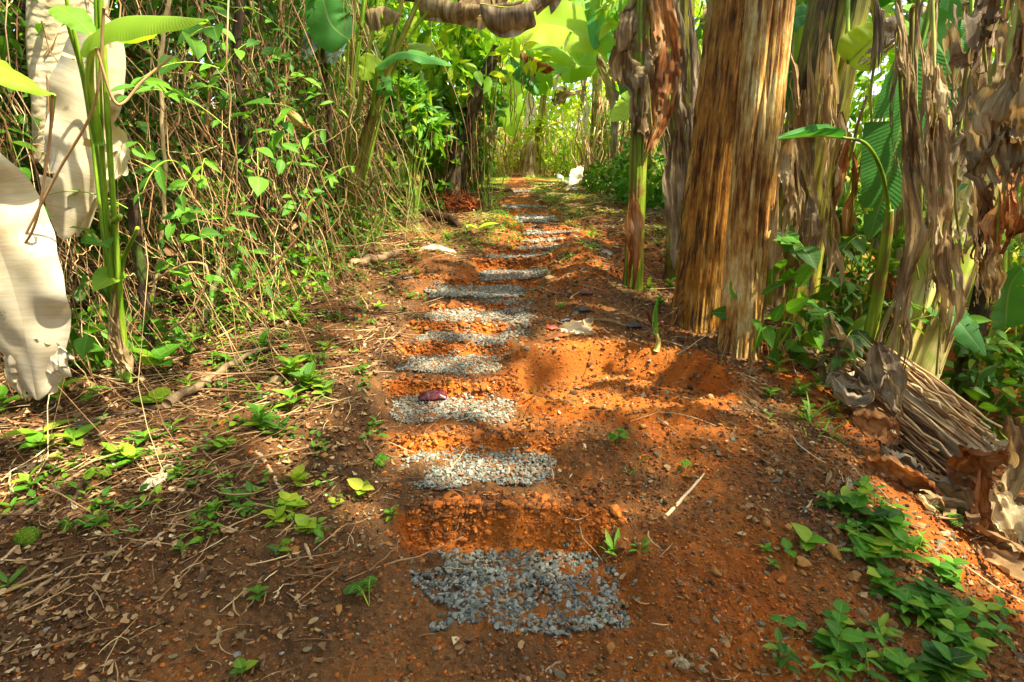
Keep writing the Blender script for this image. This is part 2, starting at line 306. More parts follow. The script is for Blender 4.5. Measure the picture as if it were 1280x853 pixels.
# ------------------------------------------------------------------ shape generators
def grid_faces(nu, nv, off=0):
    i, j = np.meshgrid(np.arange(nu-1), np.arange(nv-1), indexing='ij'); a = (i*nv + j).ravel()
    return np.stack([a, a+1, a+nv+1, a+nv], 1) + off
def crv(pts, n, sm_=True):
    """smooth curve through the points"""
    p = np.asarray(pts, float); k = len(p)
    if k == 2: t = np.linspace(0, 1, n)[:, None]; return p[0]*(1-t) + p[1]*t
    p = np.vstack([2*p[0]-p[1], p, 2*p[-1]-p[-2]]); t = np.linspace(0, k-1-1e-6, n); i = np.floor(t).astype(int); f = (t-i)[:, None]
    a, b, c, d = p[i], p[i+1], p[i+2], p[i+3]
    return 0.5*((2*b) + (-a+c)*f + (2*a-5*b+4*c-d)*f**2 + (-a+3*b-3*c+d)*f**3)
def tubes(mb, Pn, Rn, ns=5, rnd=None, metric=False):
    """Pn (N,K,3) polylines, Rn (N,K) radii"""
    Pn = np.asarray(Pn, float); 
    if Pn.ndim == 2: Pn = Pn[None]
    N, K, _ = Pn.shape; Rn = np.broadcast_to(np.asarray(Rn, float), (N, K))
    T = unit(np.gradient(Pn, axis=1)); mean = unit(Pn[:, -1] - Pn[:, 0])
    ref = np.where(np.abs(mean[:, 2:3]) > 0.8, np.array([[1.0, 0.13, 0]]), np.array([[0.05, 0.1, 1.0]]))[:, None, :]
    X = unit(np.cross(T, ref)); Y = np.cross(T, X)
    a = np.arange(ns)/ns*2*np.pi
    V = Pn[:, :, None] + Rn[:, :, None, None]*(X[:, :, None]*np.cos(a)[None, None, :, None] + Y[:, :, None]*np.sin(a)[None, None, :, None])
    i, j = np.meshgrid(np.arange(K-1), np.arange(ns), indexing='ij'); q = np.stack([i*ns+j, i*ns+(j+1) % ns, (i+1)*ns+(j+1) % ns, (i+1)*ns+j], -1).reshape(-1, 4)
    F = (q[None] + (np.arange(N)*K*ns)[:, None, None]).reshape(-1, 4)
    rnd = RG.uniform(0, 1, N) if rnd is None else np.broadcast_to(rnd, (N,))
    A = np.zeros((N, K, ns, 3))
    if metric:
        L = np.concatenate([np.zeros((N, 1)), np.cumsum(np.linalg.norm(np.diff(Pn, axis=1), axis=2), 1)], 1)
        A[..., 0] = np.cos(a)*Rn[:, :, None] + rnd[:, None, None]*7; A[..., 1] = np.sin(a)*Rn[:, :, None]; A[..., 2] = L[:, :, None]
    else:
        A[..., 0] = np.linspace(0, 1, K)[None, :, None]; A[..., 1] = np.cos(a); A[..., 2] = rnd[:, None, None]
    mb.add(V, F, A.reshape(-1, 3)); 
    # end caps
    if ns >= 5:
        for e, s in ((0, -1), (K-1, 1)):
            base = (np.arange(N)*K*ns + e*ns)[:, None]
            Vc = Pn[:, e]; off = mb.n
            mb.add(Vc, np.zeros((0, 3)), A[:, e].mean(1))
            jj = np.arange(ns); st = off - N*K*ns - (0 if e == 0 else N)
            tri = np.stack([np.broadcast_to((off + np.arange(N))[:, None], (N, ns)), st + base + jj, st + base + (jj+1) % ns], -1).reshape(-1, 3)
            mb.f3.append(tri)
    return mb
def leaf_t(nu=7, half=2, W=0.4, fold=0.25, droop=0.3, shape=0.8, tip=1.0, wav=0.0, heart=0.0):
    """leaf of length 1 along +y, width W, normal +z"""
    nv = 2*half + 1; u = np.linspace(0, 1, nu)[:, None]; s = np.linspace(-1, 1, nv)[None, :]
    w = W*0.5*np.maximum(np.sin(np.pi*u**shape), 0)**0.85*np.where(u > 0.75, 1 - (u-0.75)*tip, 1.0)
    w = np.where((u > 0) & (u < 1), np.maximum(w, 0.004), 0.003)
    X = w*s; Y = u - heart*0.12*np.abs(s)*np.exp(-u*8)*np.ones_like(s); Z = fold*np.abs(X) - droop*u**2*0.5 + wav*np.sin(u*18 + s*2)*np.abs(s)*0.05
    V = np.stack([X*np.ones_like(u), Y*np.ones_like(s), Z*np.ones_like(X)], -1).reshape(-1, 3)
    A = np.stack([u*np.ones_like(s), s*np.ones_like(u), 0*X], -1).reshape(-1, 3)
    return V, grid_faces(nu, nv), A
def frame(d, nrm):
    y = unit(d); x = unit(np.cross(y, nrm)); zz = np.cross(x, y); return x, y, zz
def inst(mb, T, pos, d, nrm, sc, rnd):
    V, F, A = T; N = len(pos)
    if N == 0: return mb
    x, y, zz = frame(d, nrm); sc = np.broadcast_to(np.asarray(sc, float), (N,)); rnd = np.broadcast_to(np.asarray(rnd, float), (N,))
    W = pos[:, None] + sc[:, None, None]*(V[None, :, 0:1]*x[:, None] + V[None, :, 1:2]*y[:, None] + V[None, :, 2:3]*zz[:, None])
    AA = np.broadcast_to(A, (N, *A.shape)).copy(); AA[..., 2] = rnd[:, None]
    mb.add(W, (F[None] + (np.arange(N)*len(V))[:, None, None]).reshape(-1, F.shape[1]), AA.reshape(-1, 3))
    return mb
LT = dict(ovate=leaf_t(8, 2, 0.5, 0.3, 0.35, 0.75), lance=leaf_t(8, 2, 0.27, 0.3, 0.4, 0.8), round=leaf_t(8, 2, 0.8, 0.2, 0.3, 0.72, 0.6), heart=leaf_t(8, 2, 0.85, 0.25, 0.35, 0.55, 1.3, 0, 1.0),
          low=leaf_t(5, 1, 0.5, 0.35, 0.4, 0.75), lowlance=leaf_t(5, 1, 0.25, 0.35, 0.6, 0.8), blade=leaf_t(7, 1, 0.07, 0.3, 0.9, 0.5), tiny=leaf_t(4, 1, 0.5, 0.2, 0.3, 0.75))
def rdirs(n, up=0.0, spread=1.0):
    v = RG.normal(size=(n, 3))*spread; v[:, 2] += up; return unit(v)

# rough stones
def ico(sub=1):
    import bmesh
    bm = bmesh.new(); bmesh.ops.create_icosphere(bm, subdivisions=sub, radius=1.0)
    V = np.array([v.co[:] for v in bm.verts]); F = np.array([[v.index for v in f.verts] for f in bm.faces]); bm.free(); return V, F
ICO1, ICO2, ICO4 = ico(1), ico(2), ico(4)
def stone_t(base, seed, rough=0.25, flat=0.6):
    V, F = base; n = fbm(V[:, 0]*1.1, V[:, 1]*1.1, V[:, 2]*1.1, 3, seed); W = V*(1 + rough*n*1.6)[:, None]
    # chop with a few planes for broken faces
    r = np.random.default_rng(seed)
    for k in range(10):
        d = unit(r.normal(size=3)); c = r.uniform(0.45, 0.8); s = W @ d; W = W - np.maximum(s - c, 0)[:, None]*d
    W = W*np.array([1.0, r.uniform(0.45, 0.9), flat*r.uniform(0.8, 1.2)])
    return W, F, np.zeros_like(W)
ST1 = [stone_t(ICO1, s, 0.3, 0.6) for s in range(6)]; ST2 = [stone_t(ICO2, s+20, 0.3, 0.62) for s in range(8)]
def stones(mb, pos, size, Ts, rnd=None, tilt=0.35):
    n = len(pos); k = RG.integers(0, len(Ts), n); size = np.broadcast_to(size, (n,)); rnd = U(0, 1, n) if rnd is None else np.broadcast_to(rnd, (n,))
    az = U(0, 6.283, n); d = np.stack([np.cos(az), np.sin(az), U(-tilt, tilt, n)], 1); nr = unit(np.stack([U(-tilt, tilt, n), U(-tilt, tilt, n), np.ones(n)], 1))
    for i in range(len(Ts)):
        q = k == i
        if q.any(): inst(mb, Ts[i], pos[q], d[q], nr[q], size[q], rnd[q])
    return mb

def big_leaf(parent, pts, W, nrm=(0, 0, 1), mat=None, tears=6, droop=0.5, fold=0.25, rib=0.012, petiole=None, seed=0, nu=60, hv=6, wav=0.03, shape=0.6, name='blade', rnd=None, taper_rib=0.35, ribmat=None, hang=0.0, part_label=None):
    """a paddle-shaped leaf on a midrib through pts: blade + midrib parts"""
    r = np.random.default_rng(seed + 101); c = crv(pts, nu); T = unit(np.gradient(c, axis=0)); N0 = np.broadcast_to(np.asarray(nrm, float), c.shape)
    X = unit(np.cross(T, N0)); Z = np.cross(X, T)
    L = np.concatenate([[0], np.cumsum(np.linalg.norm(np.diff(c, axis=0), axis=1))]); u = L/L[-1]
    w = W*0.5*np.maximum(np.sin(np.pi*np.clip(u, 0.002, 0.998)**shape), 0.0)**0.55*(1 - 0.15*u)
    mb = MB(); rn = r.uniform(0.1, 0.9) if rnd is None else rnd
    for sgn in (-1, 1):
        cuts = np.sort(r.uniform(0.12, 0.95, tears)) if tears else np.array([])
        strip = np.searchsorted(cuts, u); dr = droop*(1 + 0.7*r.normal(size=tears+2))[strip] if tears else droop*np.ones(nu)
        wl = w*(1 - 0.10*np.abs(r.normal(size=tears+2))[strip]) if tears else w
        V = np.zeros((nu, hv+1, 3)); V[:, 0] = c
        for j in range(1, hv+1):
            t = j/hv; a = fold - dr*t*1.6 + wav*6*vn(u*9 + 3*seed, t*2, sgn*5.0, seed)
            V[:, j] = V[:, j-1] + (wl/hv)[:, None]*(X*sgn*np.cos(a)[:, None] + Z*np.sin(a)[:, None])
            if hang: V[:, j] += (wl/hv)[:, None]*np.array([0, 0, -hang*t])
        F = grid_faces(nu, hv+1)
        if len(cuts):
            col = np.repeat(np.arange(nu-1), hv); jj = np.tile(np.arange(hv), nu-1)
            depth = r.uniform(0.0, 0.6, len(cuts))
            bad = np.zeros(len(F), bool)
            for ci, cu in enumerate(cuts):
                k0 = np.searchsorted(u, cu) - 1; bad |= (col == k0) & (jj >= depth[ci]*hv)
            F = F[~bad]
        if sgn < 0: F = F[:, ::-1]
        A = np.zeros((nu, hv+1, 3)); A[..., 0] = u[:, None]; A[..., 1] = sgn*np.linspace(0, 1, hv+1); A[..., 2] = rn
        if mat.name.startswith(('dry', 'rusty', 'grey', 'pale')): A[..., 0] = np.linspace(0, 1, hv+1)*W + seed; A[..., 1] = L[:, None]; 
        mb.add(V, F, A.reshape(-1, 3))
    o = mb.build(name, mat, parent)
    if part_label: o['label'] = part_label
    mr = MB(); tubes(mr, c + Z*(-rib*0.5), rib*(1 - (1-taper_rib)*u)*0.6, 6, metric=True)
    mr.build('midrib', ribmat or M['stalk'], parent)
    if petiole is not None:
        pt = MB(); cc = crv(petiole, 24); tubes(pt, cc, np.linspace(rib*1.7, rib*0.8, 24), 8, metric=True); pt.build('petiole', ribmat or M['stalk'], parent)
    return o

def sheet(mb, pts, W, seed=0, nu=48, nv=18, amp=2.3, ff=4.4, fu=3.0, side=(1, 0, 0), ends=(0.4, 0.5), tatter=0.35, curl=0.0, wob=0.04):
    """a crumpled, folded dry blade hung along pts"""
    r = np.random.default_rng(seed+7); c = crv(pts, nu); u = np.linspace(0, 1, nu)
    Lm = np.linalg.norm(np.diff(c, axis=0), axis=1).sum()
    c = c + wob*np.stack([fbm(u*3, seed*1.7, 0, 2, 3), fbm(u*3, seed*2.3, 5, 2, 4), 0*u], 1)*Lm**0.5
    T = unit(np.gradient(c, axis=0)); X = unit(np.cross(T, np.cross(np.broadcast_to(side, T.shape), T))); Y = np.cross(T, X)
    X = unit(np.broadcast_to(side, T.shape) - T*(T @ np.asarray(side, float))[:, None]); Y = np.cross(T, X)
    s = np.linspace(0, 1, nv)
    UU, SS = np.meshgrid(u, s, indexing='ij')
    th = amp*1.7*fbm(SS*ff + seed*3.1, UU*fu*max(Lm, 0.3) + seed, 0.3*seed, 3, seed) + curl*(SS-0.5)*2
    w = W*(np.minimum(1, (u + 0.02)/max(ends[0], .01))**0.5*np.minimum(1, (1.02 - u)/max(ends[1], .01))**0.6)*(1 + 0.25*fbm(u*6, seed, 0, 2, 12))
    dx = np.cos(th)*w[:, None]/nv; dy = np.sin(th)*w[:, None]/nv
    cx = np.cumsum(dx, 1); cyy = np.cumsum(dy, 1); cx -= cx.mean(1, keepdims=True); cyy -= cyy.mean(1, keepdims=True)
    V = c[:, None] + cx[..., None]*X[:, None] + cyy[..., None]*Y[:, None]
    V[..., 2] += 0.12*W*fbm(SS*7, UU*14, seed, 2, 31)
    V += (Y[:, None]*(0.10*W*fbm(SS*9 + seed, UU*Lm*16, seed, 3, 35))[..., None])
    F = grid_faces(nu, nv); fc_u = np.repeat(np.arange(nu-1), nv-1)/nu; fc_s = np.tile(np.arange(nv-1), nu-1)/nv
    tt = fbm(fc_u*Lm*5, fc_s*9, seed, 3, 40); edge = np.maximum(np.abs(fc_s-0.5)*2, np.maximum(fc_u*1.05, 1 - fc_u*8))
    F = F[~((tt > 0.72 - tatter*1.5*edge) & (edge > 0.25))]
    A = np.stack([UU*Lm + seed*1.3, SS*W, np.full_like(UU, r.uniform())], -1)
    mb.add(V, F, A.reshape(-1, 3)); return mb

def pstem(parent, pts, r0, r1, mat, seed=0, nt_=96, nz=110, ridge=0.10, strips=6, name='trunk', flare=0.25, stripmat=None, wobble=0.03, sheaths=5):
    """a banana-like trunk of overlapping fibrous leaf sheaths, with loose peeling strips"""
    r = np.random.default_rng(seed); c = crv(pts, nz); T = unit(np.gradient(c, axis=0)); X = unit(np.cross(T, np.array([0.0, 1.0, 0.05]))); Y = np.cross(T, X)
    L = np.concatenate([[0], np.cumsum(np.linalg.norm(np.diff(c, axis=0), axis=1))]); u = L/L[-1]
    th = np.arange(nt_)/nt_*2*np.pi; UU, TH = np.meshgrid(u, th, indexing='ij'); LL = UU*L[-1]
    R0 = (r0 + (r1-r0)*UU)*(1 + flare*np.exp(-LL*6))
    cx, sx = np.cos(TH), np.sin(TH); saw = 0; grv = 0
    for k in range(sheaths):
        ph = r.uniform(0, 6.28) + 0.5*r.normal()*UU*1.5 + 0.25*fbm(LL*1.2, k*7.7, 0, 2, seed+k)
        d = np.mod(TH - ph, 2*np.pi)/(2*np.pi); saw = saw + (ridge/1.5)*(d**0.5 - 0.5)*np.where(d > 0.985, (1-d)/0.015, 1); grv = grv + np.exp(-(np.minimum(d, 1-d)/0.012)**2)
    fib = fbm(cx*8 + seed, sx*8, LL*0.8, 4, seed+50); fib2 = fbm(cx*26, sx*26 + seed, LL*1.5, 2, seed+60)
    Rr = R0*(1 - ridge*0.8*grv + saw + ridge*0.55*fib + ridge*0.25*fib2)
    c2 = c + wobble*r0*3*np.stack([fbm(L*0.8, seed, 0, 2, 1), fbm(L*0.8, seed+9, 0, 2, 2), 0*L], 1)
    V = c2[:, None] + Rr[..., None]*(X[:, None]*cx[..., None] + Y[:, None]*sx[..., None])
    i, j = np.meshgrid(np.arange(nz-1), np.arange(nt_), indexing='ij'); F = np.stack([i*nt_+j, i*nt_+(j+1) % nt_, (i+1)*nt_+(j+1) % nt_, (i+1)*nt_+j], -1).reshape(-1, 4)
    A = np.stack([cx*R0*1.0 + seed, sx*R0, LL], -1)
    mb = MB(); mb.add(V, F, A.reshape(-1, 3)); mb.build(name, mat, parent)
    for k in range(strips):
        a = r.uniform(-2.9, -0.2) if r.uniform() < 0.8 else r.uniform(0, 6.28); u0 = r.uniform(0.12, 0.98); ln = r.uniform(0.25, 1.2); n = 8
        us = np.clip(u0 - np.linspace(0, ln/L[-1], n), 0.01, 1); ki = (us*(nz-1)).astype(int); off = 1.03 + 0.35*np.linspace(0, 1, n)**3*r.uniform(0, 1)**2
        kk = int((a % 6.283)/6.283*nt_) % nt_
        pp = c2[ki] + (V[ki, kk] - c2[ki])*off[:, None]
        m2 = MB(); tang = unit(np.cross(unit(V[ki[0], kk]-c2[ki[0]]), [0, 0, 1.0]))
        sheet(m2, pp, r.uniform(0.03, 0.09), seed=seed*13+k, nu=30, nv=8, amp=1.0, side=tang, tatter=0.5, wob=0.008)
        m2.build('loose_strip', stripmat or mat, parent)
    return c2, V

def cloud(n, ctr, rad, shell=0.5, clump=0.5, seed=0):
    """points in an uneven leafy mass"""
    out = []; tot = 0; ctr = np.asarray(ctr, float); rad = np.asarray(rad, float); r = np.random.default_rng(seed+3)
    while tot < n:
        v = unit(r.normal(size=(n*3, 3)))*(r.uniform(0, 1, (n*3, 1))**(0.33*(1-shell)+0.02)); p = ctr + v*rad
        k = fbm(p[:, 0]*2.2, p[:, 1]*2.2, p[:, 2]*2.2, 2, seed) + r.uniform(-0.3, 0.3, len(p)) > -0.25 + clump*0.5
        p = p[k]; out.append(p); tot += len(p)
    return np.concatenate(out)[:n]
def foliage(mb, pts, T, size, rnd, up=0.8, out=None, outw=0.6):
    n = len(pts); d = rdirs(n, -0.25, 1.0)
    if out is not None: d = unit(d + outw*unit(pts - out))
    nr = rdirs(n, up, 0.55); return inst(mb, T, pts, d, nr, size*U(0.6, 1.25, n), rnd)

LAND = [(648, 745, 'the nearest gravel tread'), (593, 590, 'the second gravel tread'), (565, 515, 'the third gravel tread'), (558, 458, 'the fourth gravel tread'), (580, 400, 'the curving gravel treads'),
        (543, 500, 'the red packet'), (722, 418, 'the crumpled pale leaf'), (800, 480, 'the orange hollow'), (868, 390, 'the orange trunk'), (928, 430, 'the pale split trunk'), (792, 360, 'the slim green trunk'),
        (40, 440, 'the big pale leaf'), (36, 672, 'the mossy rock'), (358, 640, 'the long thick stick'), (270, 480, 'the mossy branch'), (875, 595, 'the bamboo sliver'), (1150, 560, 'the fibrous fallen trunk'),
        (1200, 700, 'the sunlit soil strip'), (1130, 760, 'the broad-leaved patch'), (468, 330, 'the short log'), (445, 190, 'the leaning stalks'), (138, 400, 'the tall green stalk'), (645, 300, 'the farther steps'),
        (645, 338, 'the deep orange step'), (980, 400, 'the shrub by the trunk'), (1200, 610, 'the dead leaf heap'), (165, 610, 'the lime seedling'), (440, 620, 'the lime sprig'), (765, 550, 'the bright fern sprig'), (792, 785, 'the brown rock')]
USED = set()
def lab(what, px, py, skip=None):
    c = sorted([(math.hypot(px-x, (py-y)*1.3), x, y, t) for x, y, t in LAND if t != skip and math.hypot(px-x, py-y) > 8])
    def rel(x, y):
        dx, dy = px-x, py-y
        if abs(dx) > abs(dy)*1.2: return 'left of' if dx < 0 else 'right of'
        return 'behind' if dy < 0 else 'in front of'
    for i, j in ((0, None), (0, 1), (0, 2), (1, 2), (0, 3), (1, 3), (2, 3), (0, 4), (1, 4)):
        s = f"{what} {rel(c[i][1], c[i][2])} {c[i][3]}"
        if j is not None: s += f", {rel(c[j][1], c[j][2])} {c[j][3]}"
        if len(s.split()) > 16: s = s.replace(' the ', ' ')
        if len(s.split()) > 16: continue
        if s not in USED: USED.add(s); return s
    return s
# ------------------------------------------------------------------ ground
def axis(fine0, fine1, step, grow, far0, far1):
    a = list(np.arange(fine0, fine1, step)); s = step
    while a[-1] < far1: s *= grow; a.append(a[-1] + s)
    s = step; b = [fine0]
    while b[-1] > far0: s *= grow; b.append(b[-1] - s)
    return np.array(b[:0:-1] + a)
gx = axis(-2.4, 2.3, 0.0095, 1.09, -70, 70)
gy = [0.95]
while gy[-1] < 75: gy.append(gy[-1] + 0.0062*gy[-1]*(1 if gy[-1] < 16 else 6))
s = 0.006; gb = [0.95]
while gb[-1] > -60: s *= 1.12; gb.append(gb[-1] - s)
gy = np.array(gb[:0:-1] + gy)
XX, YY = np.meshgrid(gx, gy, indexing='ij')
ZZ = Hm(XX, YY)
dd = np.abs(XX - path_x(YY))/(path_w(YY)+0.05)
p0 = np.interp(YY, prof_y, prof_z); p1 = np.interp(YY+0.03, prof_y, prof_z)
riser = sm(0.004, 0.04, np.interp(YY+0.02, prof_y, prof_z) - np.interp(YY-0.03, prof_y, prof_z))*(1 - sm(0.8, 1.3, dd))*(YY > 1.2)
pit = 1 - sm(0.7, 1.25, ((XX-0.60)/0.66)**2 + ((YY-2.94)/0.44)**2)
nz = fbm(XX*2.5, YY*2.5, 0, 4, 70)
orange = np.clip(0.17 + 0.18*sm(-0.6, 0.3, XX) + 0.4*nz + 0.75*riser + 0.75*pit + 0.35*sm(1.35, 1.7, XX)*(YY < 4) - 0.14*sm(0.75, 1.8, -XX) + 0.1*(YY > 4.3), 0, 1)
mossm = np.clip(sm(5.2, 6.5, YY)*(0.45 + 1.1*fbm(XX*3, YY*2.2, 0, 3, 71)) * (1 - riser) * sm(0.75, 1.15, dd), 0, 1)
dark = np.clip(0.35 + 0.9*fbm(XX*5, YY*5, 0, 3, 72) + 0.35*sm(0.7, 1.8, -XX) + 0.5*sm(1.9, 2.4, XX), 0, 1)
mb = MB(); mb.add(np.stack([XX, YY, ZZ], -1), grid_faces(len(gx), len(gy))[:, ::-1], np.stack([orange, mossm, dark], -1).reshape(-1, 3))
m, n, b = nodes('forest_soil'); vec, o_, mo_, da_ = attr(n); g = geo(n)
n1 = noise(n, g, 38, 6, 0.7); n2 = noise(n, g, 140, 4, 0.7); n3 = noise(n, g, 6, 4)
f = math_(n, 'ADD', o_, math_(n, 'MULTIPLY', math_(n, 'SUBTRACT', n1.outputs[0], 0.5), 0.9))
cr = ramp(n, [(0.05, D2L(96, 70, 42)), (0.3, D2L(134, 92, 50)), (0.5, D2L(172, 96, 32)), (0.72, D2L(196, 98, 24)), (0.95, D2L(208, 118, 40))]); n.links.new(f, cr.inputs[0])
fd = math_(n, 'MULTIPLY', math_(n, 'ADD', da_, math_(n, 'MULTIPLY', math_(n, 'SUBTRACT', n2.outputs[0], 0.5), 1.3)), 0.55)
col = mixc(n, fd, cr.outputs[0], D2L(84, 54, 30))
sp = ramp(n, [(0.60, (0, 0, 0)), (0.66, (1, 1, 1))]); n.links.new(n2.outputs[0], sp.inputs[0])
col = mixc(n, math_(n, 'MULTIPLY', sp.outputs[0], 0.45), col, D2L(212, 150, 90))
fm = ramp(n, [(0.3, (0, 0, 0)), (0.55, (1, 1, 1))]); n.links.new(math_(n, 'ADD', mo_, math_(n, 'MULTIPLY', math_(n, 'SUBTRACT', n1.outputs[0], 0.5), 0.8)), fm.inputs[0])
col = mixc(n, math_(n, 'MULTIPLY', fm.outputs[0], 0.7), col, D2L(128, 140, 40))
n.links.new(col, b.inputs['Base Color']); b.inputs['Roughness'].default_value = 0.95; b.inputs['Specular IOR Level'].default_value = 0.15
bump(n, b, math_(n, 'ADD', math_(n, 'MULTIPLY', n2.outputs[0], 0.5), n1.outputs[0]), 1.0, 0.02)
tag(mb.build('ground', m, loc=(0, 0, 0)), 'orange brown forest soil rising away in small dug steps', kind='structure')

# ------------------------------------------------------------------ gravel laid in each tread
NAMES = ['grey blue gravel filling the nearest and largest dug step', 'pale grey gravel filling the second dug step', 'pale gravel around the dark red packet', 'thin pale gravel strip of the fourth step',
         'pale gravel strip below the curving treads', 'gravel band in front of the small orange pocket', 'broad gravel band behind the small orange pocket', 'gravel line under the deep orange riser',
         'thin gravel line just above the deep orange riser', 'gravel line on the tenth step up', 'gravel line on the eleventh step up', 'gravel line on the twelfth step up',
         'whitish gravel patch on a far step', 'gravel patch under the small far riser', 'farthest gravel strip near the end of the path']
for k, (yf, yb, zt, xc, hw) in enumerate(TW):
    near = k < 2; dep = yb - yf; size = 0.0112 if k == 0 else (0.0092 if k < 5 else 0.012 + 0.004*(k > 9)); lay = 2.6 if k < 5 else 3.4
    xc += -0.035*(k == 0); hw *= 1.17 if k == 0 else 1.06; ncount = int(min(3300, lay*(2*hw)*(dep+0.02)/(size*size*2.2)))
    yy = U(yf-0.02, yb+0.0, ncount); xx = xc + hw*1.02*U(-1, 1, ncount)
    if k == 0: xx += 0.10*(1 - (yy-yf)/dep)      # the nearest tread leans to the right at its front edge
    e = 1.0 + 0.22*fbm(yy*9, k, 0, 2, 90+k) - 0.25*np.abs((yy-(yf+yb)/2)/(dep/2+.01))**3; e = e - 0.9*np.maximum(0, fbm(xx*5, yy*12, k, 3, 97) - 0.22); keep = (np.abs(xx - xc - (0.10*(1-(yy-yf)/dep) if k == 0 else 0)) < hw*e) & ((yy > yf + 0.07*fbm(xx*6, k, 0, 2, 95)) & (yy < yb + 0.012))
    xx, yy = xx[keep], yy[keep]
    zz = H0(xx, yy) + (0.006 if k < 6 else .02) + U(0, 0.012, len(xx))
    rs = np.clip(RG.beta(1.8, 2.4, len(xx)) + 0.30*np.clip(fbm(xx*6, yy*9, k, 3, 61)+.1, 0, 1) + (.10 if k else -.06), 0, 1)
    mb = MB(); stones(mb, np.stack([xx, yy, zz], 1), size*np.exp(0.33*RG.normal(size=len(xx)))*0.95, ST2 if k < 2 else ST1, rnd=rs, tilt=0.5)
    # strays kicked out of the tread
    ns = int(60 + 60*(k < 4)); sx = xc + hw*RG.normal(size=ns)*0.85; sy = (yf+yb)/2 + RG.normal(size=ns)*dep*0.8
    stones(mb, np.stack([sx, sy, Hm(sx, sy)+0.003], 1), size*U(0.5, 1.0, ns), ST1, rnd=U(0.1, 0.8, ns))
    tag(mb.build('gravel', M['gravel'], smooth=False), NAMES[k], 'gravel', 'gravel laid in the dug steps', 'stuff')
# loose gravel tongue joining the treads on the curve
mb = MB(); cs = crv([grd(600, 372)[:2], grd(640, 385)[:2], grd(648, 402)[:2], grd(636, 420)[:2], grd(610, 432)[:2]], 60); ii = RG.integers(0, 60, 1500)
px_, py_ = cs[ii, 0] + RG.normal(size=1500)*0.055, cs[ii, 1] + RG.normal(size=1500)*0.07
stones(mb, np.stack([px_, py_, H0(px_, py_)+0.012], 1), 0.011*U(0.6, 1.2, 1500), ST1, rnd=U(0.2, 0.8, 1500))
tag(mb.build('gravel', M['gravel'], smooth=False), 'loose gravel tongue curving down beside the small orange pocket', 'gravel', None, 'stuff')

# ------------------------------------------------------------------ crumbs, pebbles, litter
def field(n, f, xr, yr):
    """n random ground points with density f(x,y); more of them near the camera"""
    out = []; t = 0
    while t < n:
        y = yr[0]*(yr[1]/yr[0])**U(0, 1, n*2); x = U(xr[0], xr[1], n*2); k = U(0, 1, n*2) < f(x, y); out.append(np.stack([x[k], y[k]], 1)); t += k.sum()
    return np.concatenate(out)[:n]
ontread = lambda x, y: np.any([(y > a-0.01) & (y < b_+0.02) & (np.abs(x-c_) < w_*1.0) for a, b_, _, c_, w_ in TW], axis=0)
p = field(52000, lambda x, y: np.where(ontread(x, y), 0.10, 0.35 + 0.65*sm(-1.0, 0.2, x))*(0.35+0.65*(fbm(x*3, y*3, 0, 2, 33) > -0.1)), (-2.2, 2.4), (0.95, 8))
mb = MB(); stones(mb, np.column_stack([p, Hm(p[:, 0], p[:, 1])+0.001]), 0.0048*np.minimum(np.exp(0.55*RG.normal(size=len(p))), 2.4)*(0.75+0.16*p[:, 1]), ST1, rnd=np.clip(RG.beta(2, 3.2, len(p)) + 0.25*fbm(p[:, 0]*2.5, p[:, 1]*2.5, 0, 4, 70), 0, 1))
p = field(1500, lambda x, y: np.where(ontread(x, y), 0.02, 0.3 + 0.7*sm(-1.0, 0.2, x)), (-1.8, 2.2), (0.95, 6)); stones(mb, np.column_stack([p, Hm(p[:, 0], p[:, 1])-.003]), 0.013*np.exp(0.35*RG.normal(size=len(p)))*(0.8+0.12*p[:, 1]), ST2, rnd=RG.beta(2, 3, len(p)))
tag(mb.build('soil_crumbs', M['clod'], smooth=False), 'orange crumbs of soil strewn over the dug earth', 'soil crumbs', None, 'stuff')
p = field(13000, lambda x, y: np.where(ontread(x, y), 0.03, 0.25 + 0.75*sm(-0.4, 0.6, x))*(0.3+0.7*(fbm(x*2.5, y*2.5, 0, 2, 34) > 0)), (-1.8, 2.1), (0.95, 7))
mb = MB(); stones(mb, np.column_stack([p, Hm(p[:, 0], p[:, 1])+0.002]), 0.0082*np.exp(0.48*RG.normal(size=len(p)))*(0.85+0.1*p[:, 1]), ST2, rnd=U(0, 1, len(p)))
tag(mb.build('pebbles', M['pebble'], smooth=False), 'brown and grey pebbles scattered through the orange soil', 'pebbles', None, 'stuff')
mb = MB()   # crumbly faces and lips of the dug steps
for k, (yf, yb, zt, xc, hw) in enumerate(TW[:12]):
    rise = (TW[k+1][2] if k < 14 else zt+.05) - zt; n_ = int(1500*hw*2*(rise/.1)/(0.4+.25*yf))+100; x = xc + hw*1.28*U(-1, 1, n_); q = U(0, 1, n_)**.8; yy = yb + 0.035*(fbm(x*4, yb*1.5, 0, 3, 5)*-1) + U(-.012, .05, n_)
    stones(mb, np.column_stack([x, yy, Hm(x, yy) + .001]), (0.0050+.0013*yf)*np.exp(.5*RG.normal(size=n_)), ST2 if k < 3 else ST1, rnd=np.clip(.66 + .2*RG.normal(size=n_), 0, 1))
    n_ = n_//2; x = xc + hw*1.1*U(-1, 1, n_); yy = yb + .03 + np.abs(RG.normal(size=n_))*.05; stones(mb, np.column_stack([x, yy, Hm(x, yy)+.002]), (0.008+.0014*yf)*np.exp(.5*RG.normal(size=n_)), ST2 if k < 3 else ST1, rnd=np.clip(.3+.25*RG.normal(size=n_), 0, 1))
tag(mb.build('soil_crumbs', M['clod'], smooth=False), 'crumbling orange clods on the cut faces of the dug steps', 'soil crumbs', None, 'stuff')
